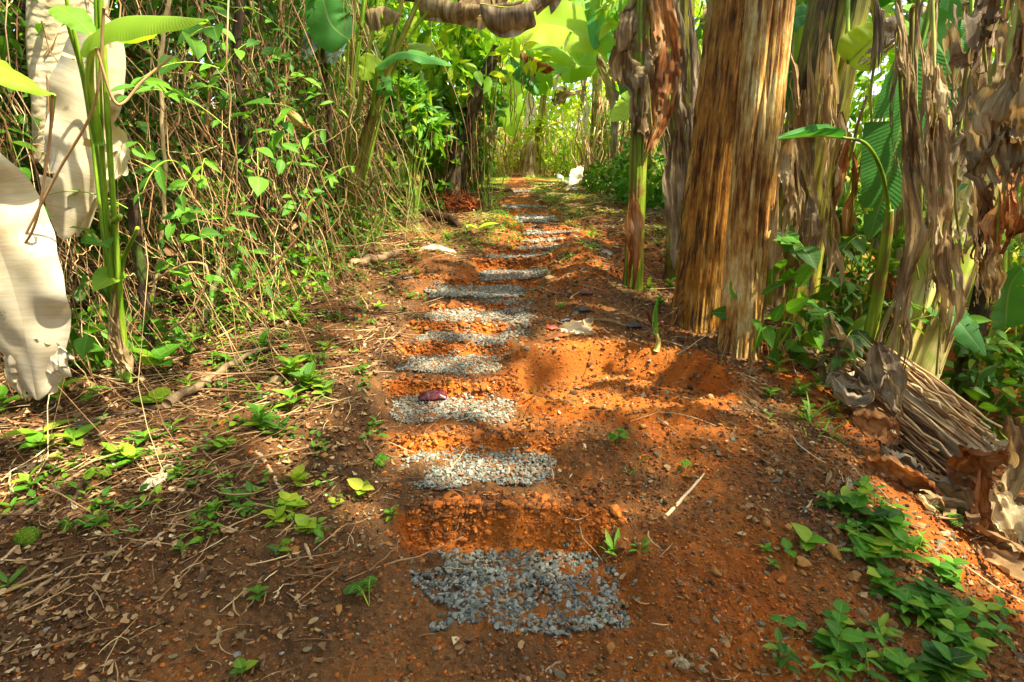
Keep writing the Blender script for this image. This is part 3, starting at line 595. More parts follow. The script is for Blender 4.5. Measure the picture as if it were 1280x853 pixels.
# leaf scraps: small curled pieces
def scrap_t(seed):
    r = np.random.default_rng(seed); V, F, A = leaf_t(5, 1, r.uniform(0.3, 0.8), r.uniform(-0.5, 0.5), r.uniform(-0.8, 0.9), r.uniform(0.5, 1.0))
    V = V + 0.09*fbm(V[:, 0]*4, V[:, 1]*4, 0, 2, seed)[:, None]*np.array([0.6, 0.6, 1.0]); V[:, 1] -= 0.5
    V[:, 0] += 0.05*r.normal(size=len(V)); return V, F, A
SC = [scrap_t(s) for s in range(7)]
def scraps(mb, p, size, rnd, dz=0.004, tilt=0.45):
    k = RG.integers(0, len(SC), len(p)); az = U(0, 6.283, len(p)); d = np.stack([np.cos(az), np.sin(az), U(-tilt, tilt, len(p))*0.6], 1)
    nr = unit(np.stack([U(-tilt, tilt, len(p)), U(-tilt, tilt, len(p)), np.ones(len(p))], 1)); pos = np.column_stack([p, Hm(p[:, 0], p[:, 1]) + dz + U(0, 0.012, len(p))])
    for i in range(len(SC)):
        q = k == i; inst(mb, SC[i], pos[q], d[q], nr[q], size[q], rnd[q])
def lit_left(x, y): return np.clip(0.8*sm(0.3, 1.1, -x) + 0.5*sm(1.2, 1.9, -x) + 0.07*(x > -0.4) + 0.3*sm(4.5, 7, y)*(np.abs(x - path_x(y)) > 0.4) + 0.5*sm(1.7, 2.0, x) + 0.35*sm(1.0, 1.3, x)*(y > 3) + 0.35*sm(3.7, 4.2, y)*(x > 0.25), 0, 1)*np.where(ontread(x, y), 0.05, 1)
p = field(56000, lambda x, y: lit_left(x, y)*(0.35+0.65*(fbm(x*4, y*4, 0, 2, 36) > -0.15)), (-3.6, 3.2), (0.9, 12)); mb = MB()
scraps(mb, p, np.minimum(0.017*np.exp(0.55*RG.normal(size=len(p))), .036)*(0.8+0.14*p[:, 1]), RG.beta(1.6, 2.2, len(p)))
tag(mb.build('leaf_litter', M['litter'], smooth=True), 'brown crumbled leaf litter covering the left bank and path edges', 'leaf litter', None, 'stuff')
# straw: thin dead stems lying mostly slanting up to the right
p = field(12000, lambda x, y: np.clip(lit_left(x, y) + 0.03, 0, 1)*(.3 + .7*sm(1.5, 2.1, y))*(0.3+0.7*(fbm(x*2.3, y*2.3, 0, 2, 37) > -0.05)), (-4.2, 3.6), (0.9, 10)); N = len(p)
az = np.where(p[:, 0] < 0, 0.55, 2.3) + 0.75*RG.normal(size=N); L = 0.07*np.exp(0.65*RG.normal(size=N))*(0.8+0.12*p[:, 1]); K = 6; t = np.linspace(-0.5, 0.5, K)
q = p[:, None, :] + (L[:, None]*t)[..., None]*np.stack([np.cos(az), np.sin(az)], 1)[:, None]; q = q + (0.10*L[:, None]*RG.normal(size=(N, 1))*(4*t*t-1)[None])[..., None]*np.stack([-np.sin(az), np.cos(az)], 1)[:, None] + 0.012*L[:, None, None]*RG.normal(size=(N, K, 2))
zc = H0(q[..., 0], q[..., 1]); zl = zc.mean(1, keepdims=True)*0.6 + zc*0.4 + 0.016 + np.abs(RG.normal(size=(N, 1)))*0.02 + RG.normal(size=(N, 1))*0.15*(L[:, None]*t)
Pn = np.concatenate([q, np.maximum(zl, zc+0.003)[..., None]], -1); mb = MB(); tubes(mb, Pn, (0.0010*np.exp(0.5*RG.normal(size=N)) + 0.007*L)[:, None]*(1.1 - 0.5*np.abs(t*2))[None], 4, rnd=RG.beta(1.6, 2.2, N))
tag(mb.build('straw_litter', M['straw']), 'straw coloured dead stems and twigs lying over the litter', 'dead stems', None, 'stuff')
# little weeds pushing up through the left litter
p = field(380, lambda x, y: sm(0.5, 1.0, -x)*(fbm(x*1.6, y*1.6, 0, 2, 39) > 0.02), (-3.2, -0.4), (1.75, 6)); mb = MB()
pp = np.repeat(p, 6, 0) + RG.normal(size=(len(p)*6, 2))*0.022; az = U(0, 6.283, len(pp)); d = np.stack([np.cos(az), np.sin(az), U(0.0, 0.8, len(pp))], 1); cl = np.repeat(U(.1, .9, len(p)), 6)
inst(mb, LT['low'], np.column_stack([pp, H0(pp[:, 0], pp[:, 1])+U(0.01, 0.06, len(pp))]), d, np.tile([0.0, 0, 1], (len(pp), 1)) + .3*RG.normal(size=(len(pp), 3)), np.repeat(U(0.018, 0.05, len(p)), 6)*U(.7, 1.2, len(pp)), cl)
tag(mb.build('ground_cover', M['leaf']), 'scattered little green weeds coming up through the left litter', 'weeds', None, 'stuff')
# far ground weeds and moss tufts on the path edges
p = field(2600, lambda x, y: (np.abs(x - path_x(y)) > path_w(y)*0.95)*sm(3.9, 6.5, y)*(fbm(x*1.8, y*1.8, 0, 2, 38) > -0.1), (-1.7, 2.6), (4.0, 16)); mb = MB()
pp = np.repeat(p, 6, 0) + RG.normal(size=(len(p)*6, 2))*0.035; az = U(0, 6.283, len(pp)); d = np.stack([np.cos(az), np.sin(az), U(0.1, 0.9, len(pp))], 1)
inst(mb, LT['tiny'], np.column_stack([pp, H0(pp[:, 0], pp[:, 1])+U(0.005, 0.04, len(pp))]), d, np.tile([0.0, 0, 1], (len(pp), 1)), U(0.02, 0.05, len(pp)), U(0.2, 1.0, len(pp)))
tag(mb.build('ground_cover', M['leaf']), 'low green weeds spreading over the farther part of the path', 'weeds', None, 'stuff')
# ------------------------------------------------------------------ trunks of the right side
def ext(px0, py0, px1, py1, Y, dY=0.0, top=None, mid=None):
    """curve from ground point under (px0,py0) up through the frame's top and on"""
    g0 = grd(px0, py0); a = P(px1, py1, g0[1] + dY)
    k = 1.0 if top is None else top
    return g0 + np.array([0, 0, -0.06]), a, g0 + (a - g0)*k
g = grd(876, 405); t = P(921, 0, g[1]+0.14)
th = thing('banana_plant', 'thick orange brown trunk of peeling dry sheaths, standing left of the pale split one', 'tree trunk', g)
pstem(th, [g - [0, 0, 0.1], g*0.5 + t*0.5 + [-0.015, 0, 0], t, t + (t-g)*0.55], 0.156, 0.138, M['trunk_orange'], seed=3, ridge=0.2, strips=18, nt_=180, flare=0.22, sheaths=6, stripmat=M['trunk_orange'])
g2 = grd(925, 440); t2 = P(965, 0, g2[1]+0.16)
th = thing('banana_plant', 'pale straw trunk with split hanging fibres, standing right of the thick orange one', 'tree trunk', g2)
c2, V2 = pstem(th, [g2 - [0, 0, 0.1], g2*0.5 + t2*0.5 + [-0.01, 0, 0], t2, t2 + (t2-g2)*0.5], 0.104, 0.112, M['trunk_pale'], seed=8, ridge=0.2, strips=18, nt_=160, flare=0.2, sheaths=5, stripmat=M['trunk_pale'])
if False: m2 = MB(); q = P(915, 170, g2[1]-0.16); sheet(m2, [q, q + [0.0, -0.03, -0.12], q + [0.01, -0.03, -0.26]], 0.07, seed=5, nu=30, nv=10, amp=0.6, tatter=0.2, wob=0.0); m2.build('loose_strip', M['dead_pale'], th)
# fibrous roots and rags at the feet
mb = MB(); N = 26; a = U(3.2, 6.3, N); b0 = np.where(U(0, 1, N)[:, None] < 0.5, g, g2) + np.stack([0.2*np.cos(a), 0.2*np.sin(a), 0*a+0.14], 1); e0 = b0 + np.stack([0.16*np.cos(a), 0.16*np.sin(a), 0*a-0.16], 1); e0[:, 2] = H0(e0[:, 0], e0[:, 1])
t_ = np.linspace(0, 1, 6)[None, :, None]; Pn = b0[:, None]*(1-t_) + e0[:, None]*t_ + 0.012*RG.normal(size=(N, 6, 3)); tubes(mb, Pn, 0.0028, 4, rnd=U(0, .5, N))
tag(mb.build('root_fibres', M['vine']), 'dry root fibres around the feet of the two big trunks', 'roots', None, 'stuff')

# slim green trunk
g = grd(793, 362); t = P(803, 0, g[1]+0.05)
th = thing('banana_plant', 'slim bright green banana stem with dry sheath peeling at its foot', 'banana plant', g)
pstem(th, [g - [0, 0, 0.1], g*0.5+t*0.5+[0.01, 0, 0], t, t+(t-g)*0.35], 0.066, 0.048, M['trunk_green'], seed=12, ridge=0.14, strips=7, stripmat=M['dead'], flare=0.25, nt_=48, sheaths=3)
m2 = MB(); q = P(790, 240, g[1]-0.07); sheet(m2, [q, P(792, 300, g[1]-0.09), P(789, 372, g[1]-0.08)], 0.20, seed=15, nu=40, nv=12, amp=1.2, curl=1.6, wob=0.01); m2.build('dry_sheath', M['dead_rust'], th)
def hang(name_, label, pxs, Y, W, n0, mat, seed, cat='dead leaf', stem=True, amp=1.7, group='dead leaves hanging among the trunks', spread=0.05, tat=0.35, rib=0.007, nu=60, nv=18):
    """a hanging dead leaf: folded dry blades along a limp midrib; pxs = pixels down its length"""
    n = n0 + (2 if n0 > 2 else 0)
    pts = [P(x, y, Y + dy) for x, y, dy in [(p_ + (0,))[:3] for p_ in pxs]]
    th = thing(name_, label, cat, pts[-1], group); c = crv(pts, 40); r = np.random.default_rng(seed)
    if stem: mr = MB(); tubes(mr, c + [0, 0.01, 0], np.linspace(rib*1.4, rib*0.6, 40), 6, metric=True); mr.build('midrib', M['stalk_olive'], th)
    for k in range(n):
        a = 0 if n == 1 else int(r.uniform(0, 26)); b_ = 39 if n == 1 else min(39, a + int(r.uniform(11, 20)))
        if n > 1 and k == 0: a = 0
        if n > 1 and k == 1: b_ = 39
        s = c[a:b_+1][::2]; off = np.array([r.normal()*spread, r.normal()*spread*0.7 - 0.01, 0])
        m2 = MB(); sheet(m2, s + off*np.linspace(0.2, 1, len(s))[:, None], W*r.uniform(0.35, 0.85), seed=seed*11+k, amp=amp, nu=nu, nv=nv, side=unit([1, r.normal()*0.5, 0]), tatter=tat)
        m2.build('dry_blade', mat, th)
    return th
hang('hanging_dead_leaf', 'dry brown leaf draped down the front of the slim green stem', [(812, -10), (806, 60), (812, 120, -0.05), (818, 190, -0.08)], 4.32, 0.75, 2, M['dead'], 21)
hang('hanging_dead_leaf', 'cupped tan leaf tip hanging right of the slim green stem', [(826, -30), (836, 60), (834, 130), (818, 195)], 4.3, 0.6, 1, M['dead_rust'], 22, stem=False, amp=1.2)
hang('hanging_dead_leaf', 'small curled dead leaf at the top left of the slim green stem', [(800, -20), (786, 40), (782, 75)], 4.38, 0.6, 1, M['dead'], 23, stem=False)
g = grd(847, 348); t = P(853, 0, g[1]+0.1)
th = thing('banana_plant', 'dark trunk wrapped in grey dead leaves behind the slim green stem', 'tree trunk', g)
pstem(th, [g-[0, 0, .1], g*0.5+t*0.5, t, t+(t-g)*.3], 0.085, 0.07, M['trunk_olive'], seed=31, ridge=0.16, strips=4, nt_=64, stripmat=M['dead_grey'])
for k, (px_, w_) in enumerate([([(838, -10), (845, 90), (858, 200), (862, 320)], .22), ([(862, -10), (868, 100), (872, 200), (868, 300)], .16), ([(842, 160), (838, 250), (846, 335)], .16), ([(832, 40), (828, 120), (836, 210)], .14), ([(856, 60), (850, 150), (858, 260)], .15)]):
    m2 = MB(); sheet(m2, [P(x, y, g[1]-0.16) for x, y in px_], w_, seed=33+k, amp=1.7); m2.build('dead_leaf_wrap', M['dead_grey'], th)

# leaning olive trunk in the background
g = grd(1004, 372); g = np.array([2.15, 4.35, float(H0(2.15, 4.35))]); t = P(1052, 0, 4.55)
th = thing('banana_plant', 'thick olive green trunk leaning right behind the pale split trunk', 'tree trunk', g)
pstem(th, [g-[0, 0, .1], g*0.5+t*0.5+[-.03, 0, 0], t, t+(t-g)*.4], 0.20, 0.17, M['trunk_olive'], seed=41, ridge=0.14, strips=5, stripmat=M['dead'])
for k, (x0, y0, x1, y1) in enumerate([(985, 150, 992, 300), (1010, 160, 1008, 330), (1052, 140, 1040, 300), (975, 220, 985, 380), (1040, 240, 1030, 360), (1068, 190, 1060, 330)]):
    hang('hanging_dead_leaf', lab(['ragged brown leaf hanging in shreds', 'narrow dark dead leaf hanging', 'limp shredded dead leaf hanging'][k % 3], x1, y1), [(x0, y0), ((x0+x1)/2+3, (y0+y1)/2), (x1, y1)], 4.1 + 0.1*k, 0.2, 2, M[['dead', 'dead_grey', 'dead_rust'][k % 3]], 50+k, nu=50, nv=14)

# leaning yellow-green trunk on the right
b0 = np.array([2.35, 3.35, 0.0]); b0 = P(1130, 478, 3.1); t = P(1232, 205, 3.35)
th = thing('banana_plant', 'yellow green trunk leaning to the right behind the hanging dead leaves', 'tree trunk', (b0[0], b0[1], H0(b0[0], b0[1])))
pstem(th, [b0 + (b0-t)*0.25, b0, t, t+(t-b0)*.8], 0.135, 0.12, M['trunk_yellow'], seed=44, ridge=0.14, strips=6, stripmat=M['dead'])
b0 = P(1195, 520, 4.0); t = P(1222, 400, 4.1)
th = thing('mossy_banana_plant', 'short dark mossy stem standing behind the dead leaf heap', 'tree trunk', (b0[0], b0[1], H0(b0[0], b0[1])))
pstem(th, [b0 + (b0-t)*0.35, b0, t, t+(t-b0)*2.2], 0.065, 0.055, M['bark'], seed=46, strips=0, nt_=40)

# the hanging columns of dead leaves on the right
H_ = [('long grey brown column of folded dead leaf hanging left of the big green blade', [(1150, -20), (1146, 120), (1150, 300), (1098, 420), (1088, 500)], 2.9, .10, 2, 'dead_grey', 61),
      ('long column of folded tan dead leaf in front of the big green blade', [(1126, -20), (1128, 110), (1136, 250), (1130, 400), (1118, 520)], 2.65, .13, 4, 'dead', 62),
      ('twisted tan dead leaf column hanging right of the big green blade', [(1166, -20), (1170, 120), (1172, 250), (1180, 360), (1172, 470)], 2.55, .21, 4, 'dead', 63),
      ('dark brown dead leaf column ending in a rusty curled tip', [(1222, 20), (1226, 140), (1232, 250), (1238, 330), (1236, 385)], 2.6, .22, 4, 'dead', 64),
      ('broad grey dead leaf fanning down at the top right corner', [(1240, -30), (1232, 40), (1236, 90)], 2.3, .42, 2, 'dead_grey', 65),
      ('pleated pale brown dead leaf hanging at the right edge', [(1282, -30), (1272, 80), (1262, 170), (1258, 250)], 2.2, .40, 3, 'dead', 66),
      ('crumpled brown dead leaf high between trunk and hanging columns', [(1090, 10), (1110, 50), (1080, 80)], 3.6, .34, 2, 'dead_grey', 67),
      ('thin dry dead leaf strand hanging before the olive trunk', [(1092, -20), (1096, 60), (1090, 120), (1094, 190)], 3.0, .06, 2, 'dead_grey', 68),
      ('narrow dead leaf strand hanging beside the green petiole', [(1142, 10), (1140, 150), (1136, 260), (1150, 350)], 2.75, .08, 2, 'dead', 69),
      ('pinkish brown dead leaf folded behind the green stem', [(1108, 340), (1120, 400), (1096, 460)], 3.3, .26, 2, 'dead_rust', 70),
      ('wide pleated dead leaf behind the rusty tipped column', [(1215, 60), (1202, 160), (1196, 250), (1206, 330)], 2.95, .42, 2, 'dead_grey', 71),
      ('short dead leaf rag hanging by the yellow green trunk', [(1258, 170), (1252, 260), (1246, 320)], 2.45, .22, 2, 'dead_rust', 72)]
for lb, px_, Y, w_, n_, mt, sd in H_: hang('hanging_dead_leaf', lb, px_, Y, w_, n_, M[mt], sd, spread=0.035, nu=90, nv=26, tat=.6)
def tagged(name, label, cat, loc, group=None): return thing(name, label, cat, loc, group)

# big green blade + green stem with arching petiole
o = P(1115, 285, 3.45); th = thing('banana_leaf', 'large upright green banana blade with a brown edged tear, behind the dead columns', 'banana leaf', o)
big_leaf(th, [P(1150, 60, 2.95), P(1134, 130, 3.0), P(1110, 225, 3.05), P(1086, 300, 3.1)], 0.46, nrm=(0.25, -1, 0.1), mat=M['banana'], tears=3, droop=0.12, fold=0.1, petiole=[P(1180, -60, 2.95), P(1150, 60, 2.95)], seed=71, rnd=0.35, wav=0.012)
g = P(1094, 385, 2.95); gg = np.array([g[0], g[1], float(H0(g[0], g[1]))])
th = thing('banana_sucker', 'young bright green stem with one arching petiole and thin leaf', 'banana plant', gg)
mb = MB(); tubes(mb, crv([gg, g, P(1108, 300, 2.95), P(1112, 262, 2.95)], 30), np.linspace(0.038, 0.02, 30), 12, metric=True); mb.build('stem', M['trunk_green'], th)
mb = MB(); tubes(mb, crv([P(1112, 268, 2.95), P(1102, 215, 2.9), P(1082, 180, 2.85), P(1052, 172, 2.8)], 24), np.linspace(0.012, 0.006, 24), 8, metric=True); mb.build('petiole', M['stalk'], th)
big_leaf(th, [P(1052, 172, 2.8), P(1020, 170, 2.75), P(972, 174, 2.7)], 0.12, nrm=(0, -0.3, 1), mat=M['banana'], tears=0, droop=-0.3, fold=0.6, seed=73, rnd=0.5, rib=0.006)
for k, (a, b_, c_, Y, W, lb, mt) in enumerate([((1150, 20), (1176, 60), (1196, 110), 3.6, .30, 'green banana blade showing between the two middle dead columns', 'banana'), ((1180, 120), (1215, 140), (1250, 128), 3.5, .26, 'narrow green blade crossing behind the rusty tipped column', 'banana'),
        ((1060, 80), (1090, 50), (1130, 20), 4.2, .4, 'lime blade lit from above behind the dead columns', 'banana_lime'), ((1130, 262), (1165, 246), (1210, 230), 3.2, .14, 'slender green leaf reaching right from the green stem', 'banana'),
        ((1182, 386), (1205, 410), (1232, 445), 2.6, .16, 'drooping green leaf hanging over the fibrous fallen trunk', 'banana'), ((978, 30), (1006, 20), (1036, 30), 4.9, .34, 'bluish green blade between the pale and olive trunks', 'banana'),
        ((962, 60), (978, 110), (972, 150), 4.7, .28, 'curved green leaf just right of the pale split trunk', 'banana'), ((1010, 215), (1030, 222), (1060, 205), 4.8, .3, 'green leaf low behind the olive trunk', 'banana'),
        ((1215, 30), (1180, 70), (1190, -30), 3.7, .3, 'bright green blade high behind the twisted column', 'banana'), ((1256, 410), (1262, 360), (1282, 330), 3.4, .3, 'green leaf at the right edge under the dead leaves', 'banana')]):
    o = P(*b_, Y); th = thing('banana_leaf', lb, 'banana leaf', o); big_leaf(th, [P(*a, Y), P(*b_, Y-0.05), P(*c_, Y-0.1)], W, nrm=unit([0.2*(k % 3-1), -0.8, 0.6]), mat=M[mt], tears=2, droop=0.3, fold=0.3, seed=80+k, petiole=[P(*a, Y) + [0.0, 0.3, 0.9], P(*a, Y)])

# fibrous fallen trunk and dead leaf heap lower right
A0, A1 = P(1070, 470, 2.9), P(1215, 590, 2.45)
A0[2] = H0(A0[0], A0[1]) + 0.16; A1[2] = max(A1[2], float(H0(A1[0], A1[1])) + 0.08)
th = thing('fallen_log', 'fibrous grey trunk fallen down the bank, frayed into long straight strips', 'fallen trunk', (A1[0], A1[1], A1[2]-0.05))
pstem(th, [A0, A0*0.5+A1*0.5 + [0, 0, 0.01], A1], 0.13, 0.10, M['dead_grey'], seed=91, ridge=0.22, strips=0, flare=0, nt_=80)
mb = MB(); N = 190; a = U(0, 6.283, N); t_ = np.linspace(0, 1, 8); s0 = U(-0.05, 0.4, N)[:, None]; s1 = U(0.7, 1.12, N)[:, None]; s_ = s0 + (s1-s0)*t_
R_ = U(0.11, 0.26, N)[:, None]; Pn = A0 + (A1-A0)*s_[..., None]; Pn = Pn + np.stack([R_*np.cos(a)[:, None]*0.8, R_*np.cos(a)[:, None]*0.5, R_*np.sin(a)[:, None]], -1)*(1+0*s_[..., None]) + 0.006*RG.normal(size=(N, 8, 3))
tubes(mb, Pn, 0.006*U(0.4, 1.4, N)[:, None], 5); mb.build('frayed_fibres', M['straw'], th)['kind'] = 'stuff'
def heap_leaf(label, pts, W, mat, seed, side=(0.2, 0.3, 1), amp=1.5, tat=0.3, lift=0.05, curl=1.0, group='dead leaves fallen at the foot of the bank', nu=50, nv=16):
    pts = [np.array(p_, float) for p_ in pts]; pts = [np.array([p_[0], p_[1], max(p_[2], float(H0(p_[0], p_[1])) + lift)]) for p_ in pts]
    m2 = MB(); sheet(m2, pts, W, seed=seed, amp=amp, side=side, tatter=tat, curl=curl, nu=nu, nv=nv); o = m2.build('fallen_dead_leaf', mat)
    return tag(o, label, 'dead leaf', group)
HP = [([(1065, 520), (1100, 535), (1125, 548)], 2.35, .20, 'dead_rust', 'pale brown curled leaf at the top of the dead leaf heap'), ([(1080, 590), (1120, 625), (1172, 655)], 2.2, .22, 'dead_rust', 'long brown leaf rolled like a tube across the heap'),
      ([(1148, 640), (1200, 668), (1262, 700)], 2.05, .17, 'dead', 'broad dead leaf spread low at the front of the heap'), ([(1188, 596), (1230, 575), (1285, 570)], 2.15, .24, 'dead_rust', 'arching brown leaf over the right of the heap'),
      ([(1262, 520), (1270, 580), (1258, 640)], 2.05, .22, 'dead', 'upright crumpled leaf at the right edge of the heap'), ([(1150, 600), (1190, 640), (1240, 650)], 2.2, .2, 'dead_grey', 'grey folded leaf deep in the heap'),
      ([(1040, 470), (1075, 490), (1110, 470)], 2.65, .22, 'dead_grey', 'grey folded leaf between the bank shrub and the fallen trunk'), ([(1100, 560), (1135, 590), (1150, 600)], 2.3, .16, 'dead_grey', 'twisted grey leaf resting under the pale curled one'),
      ([(1225, 590), (1228, 640), (1222, 680)], 2.05, .16, 'dead_rust', 'tan leaf flap hanging down the front of the heap'), ([(1095, 430), (1110, 480), (1120, 520)], 2.6, .2, 'dead_grey', 'folded dead leaf standing against the fibrous fallen trunk'),
      ([(1240, 610), (1260, 650), (1285, 690)], 1.95, .18, 'dead', 'brown leaf scrap at the lower right of the heap'), ([(1035, 395), (1048, 440), (1030, 480)], 2.9, .2, 'dead', 'drooping brown leaf behind the lower bank seedlings'),
      ([(1230, 545), (1250, 560), (1285, 555)], 2.3, .16, 'dead', 'thin dead leaf along the back of the heap')]
for k, (px_, Y, w_, mt, lb) in enumerate(HP): heap_leaf(lb, [P(x, y, Y - 0.04*i) for i, (x, y) in enumerate(px_)], w_, M[mt], 100+k, side=unit([0.4, -0.2, 0.9]) if k % 2 else unit([0.8, 0.3, 0.4]))
mb = MB()   # fill of shreds inside the heap
N = 900; pp = np.column_stack([U(1.75, 3.4, N), U(1.7, 4.4, N)]); pz = H0(pp[:, 0], pp[:, 1]); k = RG.integers(0, len(SC), N); az = U(0, 6.283, N)
for i in range(len(SC)):
    q = k == i; inst(mb, SC[i], np.column_stack([pp, pz + U(0, 0.12, N)])[q], np.stack([np.cos(az), np.sin(az), U(-.6, .6, N)], 1)[q], rdirs(N, 1.0, .6)[q], U(0.03, 0.10, N)[q], U(0, 0.8, N)[q])
for k in range(70):
    x, y = U(1.72, 2.9), U(1.6, 3.8); a = U(0, 6.28); l = U(.08, .22); z_ = float(H0(x, y)) + U(.02, .10); d_ = np.array([math.cos(a), math.sin(a), U(-.5, .5)])*l
    sheet(mb, [np.array([x, y, z_])-d_, np.array([x, y, z_+.03]), np.array([x, y, z_])+d_], U(.05, .14), seed=700+k, nu=16, nv=8, side=(-d_[1]/l, d_[0]/l, .3), tatter=.5, curl=1.0)
mh = MB()
for k in range(70):
    x, y = np.random.default_rng(k).choice([U(965, 1050), U(1120, 1290)]), U(-10, 300); Y = U(2.9, 4.6); l = U(60, 190); w_ = U(.05, .13); sheet(mh, [P(x, y, Y), P(x+U(-8, 8), y+l*.5, Y), P(x+U(-12, 12), y+l, Y)], w_, seed=800+k, nu=26, nv=8, side=unit([1, U(-.8, .8), 0]), tatter=.6, wob=.03)
tag(mh.build('hanging_shreds', M['dead']), 'ragged shreds of dead leaf dangling between the trunks', 'leaf shreds', None, 'stuff')
tag(mb.build('dead_leaf_shreds', M['litter']), 'brown shreds of dead leaf packed over the lower bank', 'leaf shreds', None, 'stuff')
# ------------------------------------------------------------------ left side: big pale dead leaves and the tall green stalk
def flat_leaf(name, label, pts, W, nrm, mat, seed, **kw):
    th = thing(name, label, 'dead leaf', pts[-1]); kw.setdefault('ribmat', M['straw']); kw.setdefault('petiole', [np.array(pts[0]) + [-.25, .35, 1.6], np.array(pts[0]) + [-.05, .1, .7], pts[0]]); big_leaf(th, pts, W, nrm=nrm, mat=mat, seed=seed, **kw); return th
flat_leaf('pale_dead_leaf', 'huge cream coloured dead leaf hanging at the left edge, speckled with holes', [P(-70, 150, 1.75), P(-20, 260, 1.78), P(22, 380, 1.8), P(46, 500, 1.86)], 0.33, (0.25, -1, 0.1), M['dead_pale'], 1, tears=0, droop=0.45, fold=0.15, rib=0.006, wav=0.09, shape=0.85, hv=12)
mb = MB(); sheet(mb, [P(58, 425, 1.84), P(45, 460, 1.85), P(30, 495, 1.87)], 0.20, seed=4, amp=0.7, side=(1, .2, 0), tatter=0.1, wob=0.01, ends=(0.1, 0.3), nu=30); o = mb.build('pale_dead_leaf', M['dead_pale']); tag(o, 'folded cream leaf tip hanging under the huge cream dead leaf', 'dead leaf')
flat_leaf('pale_dead_leaf', 'sun bleached dead leaf hanging behind the tall green stalk, spotted with holes', [P(128, 20, 2.35), P(110, 110, 2.33), P(92, 200, 2.3), P(80, 300, 2.3)], 0.30, (0.35, -1, 0.15), M['dead_pale'], 6, tears=2, droop=0.35, fold=0.1, rib=0.008, wav=0.04, shape=0.7)
mb = MB(); sheet(mb, [P(118, 130, 2.4), P(112, 200, 2.38), P(96, 290, 2.36)], 0.28, seed=9, amp=0.9, side=(1, .1, 0), tatter=0.15, wob=0.01, nu=50); o = mb.build('pale_dead_leaf', M['dead_pale']); tag(o, 'wrinkled tan dead leaf behind the sun bleached one', 'dead leaf')
# the ribbed, rolled dead leaves (a rolled blade with slanting folds)
m, n, b = nodes('rolled_pale_blade'); vec, u_, v_, r_ = attr(n)
ns = noise(n, vec, 7.0, 4); w = math_(n, 'SINE', math_(n, 'MULTIPLY', math_(n, 'ADD', r_, math_(n, 'ADD', math_(n, 'MULTIPLY', u_, 0.45), math_(n, 'MULTIPLY', ns.outputs[0], 0.16))), 150.0))
cr = ramp(n, [(0.3, D2L(176, 156, 110)), (0.6, D2L(220, 204, 160)), (0.8, D2L(236, 226, 190))]); n.links.new(ns.outputs[0], cr.inputs[0])
n.links.new(mixc(n, math_(n, 'MULTIPLY', math_(n, 'MULTIPLY_ADD', w, 0.5, 0.5), 0.12), cr.outputs[0], D2L(150, 124, 84)), b.inputs['Base Color']); b.inputs['Roughness'].default_value = 0.6
bump(n, b, w, 0.3, 0.004); M['rolled'] = m
def rolled(label, pts, r, seed):
    g = np.array(pts[-1]); th = thing('rolled_dead_leaf', label, 'dead leaf', g); c = crv(pts, 60); mb = MB(); nt_ = 40
    T = unit(np.gradient(c, axis=0)); X = unit(np.cross(T, [0, 1.0, 0])); Y = np.cross(T, X); L = np.concatenate([[0], np.cumsum(np.linalg.norm(np.diff(c, axis=0), axis=1))])
    th_ = np.linspace(-0.3, 2*np.pi-0.9, nt_); UU, TH = np.meshgrid(L, th_, indexing='ij')
    Rr = r*(1 + 0.12*fbm(np.cos(TH)*2, np.sin(TH)*2, UU*2, 3, seed) + 0.05*np.sin(UU*60 + TH*1.5)*0.12)*(1 - 0.25*(UU/L[-1])**3)
    V = c[:, None] + Rr[..., None]*(X[:, None]*np.cos(TH)[..., None] + Y[:, None]*np.sin(TH)[..., None]*0.8)
    V[-1, :, 2] += 0.05*vn(th_*2, seed); mb.add(V, grid_faces(60, nt_), np.stack([np.cos(TH)*r, np.sin(TH)*r, UU], -1).reshape(-1, 3)); mb.build('blade', m, th)
rolled('pale ribbed dead leaf rolled like a column, hanging at upper left', [P(76, -60, 2.9), P(72, 60, 2.9), P(74, 140, 2.88), P(70, 212, 2.86)], 0.115, 2)
if True: rolled('second pale ribbed rolled leaf right behind the first, cut by the frame top', [P(112, -60, 3.15), P(106, 20, 3.1), P(100, 80, 3.05), P(96, 130, 3.02)], 0.10, 5)

# tall green stalk cluster
g = grd(148, 470); g[2] += 0
th = thing('tall_plant', 'tall plant of several bright green upright stalks under one wide green leaf', 'plant', g)
base = P(148, 440, 2.3); base[2] = H0(base[0], base[1])
for k, (a, b_, c_, r0, r1) in enumerate([((150, 440), (138, 200), (124, -40), .0115, .0085), ((146, 440), (130, 230), (119, -40), .011, .008), ((142, 438), (122, 190), (70, -60), .010, .006), ((152, 440), (142, 300), (150, 270), .016, .010), ((140, 440), (112, 150), (82, 20), .008, .005), ((154, 445), (150, 350), (172, 285), .013, .007)]):
    p0_ = P(*a, 2.3); p0_[2] -= 0.12
    mb = MB(); tubes(mb, crv([p0_, P(*b_, 2.22+0.02*k), P(*c_, 2.15)], 30), np.linspace(r0, r1, 30), 9, metric=True); mb.build('stalk', M['stalk'], th)
m2 = MB()
for k in range(5): q = P(146 + 3*k, 440, 2.26); q[2] -= .1; sheet(m2, [q, q + [-.01*k, 0, .12], q + [.02*(k-2), -.02, .22 + .05*k]], .07, seed=950+k, nu=24, nv=8, amp=1.4, side=unit([1, .3*(k-2), 0]), tatter=.6)
m2.build('dry_sheath', M['dead'], th)
big_leaf(th, [P(116, 42, 2.1), P(150, 22, 1.98), P(205, 20, 1.85), P(258, 24, 1.75)], 0.26, nrm=(0, -0.45, 1), mat=M['banana_lime'], tears=0, droop=0.45, fold=-0.15, seed=11, petiole=[P(124, 180, 2.2), P(112, 110, 2.15), P(116, 42, 2.1)], rnd=0.5, wav=0.015, shape=0.45, name='wide_leaf')
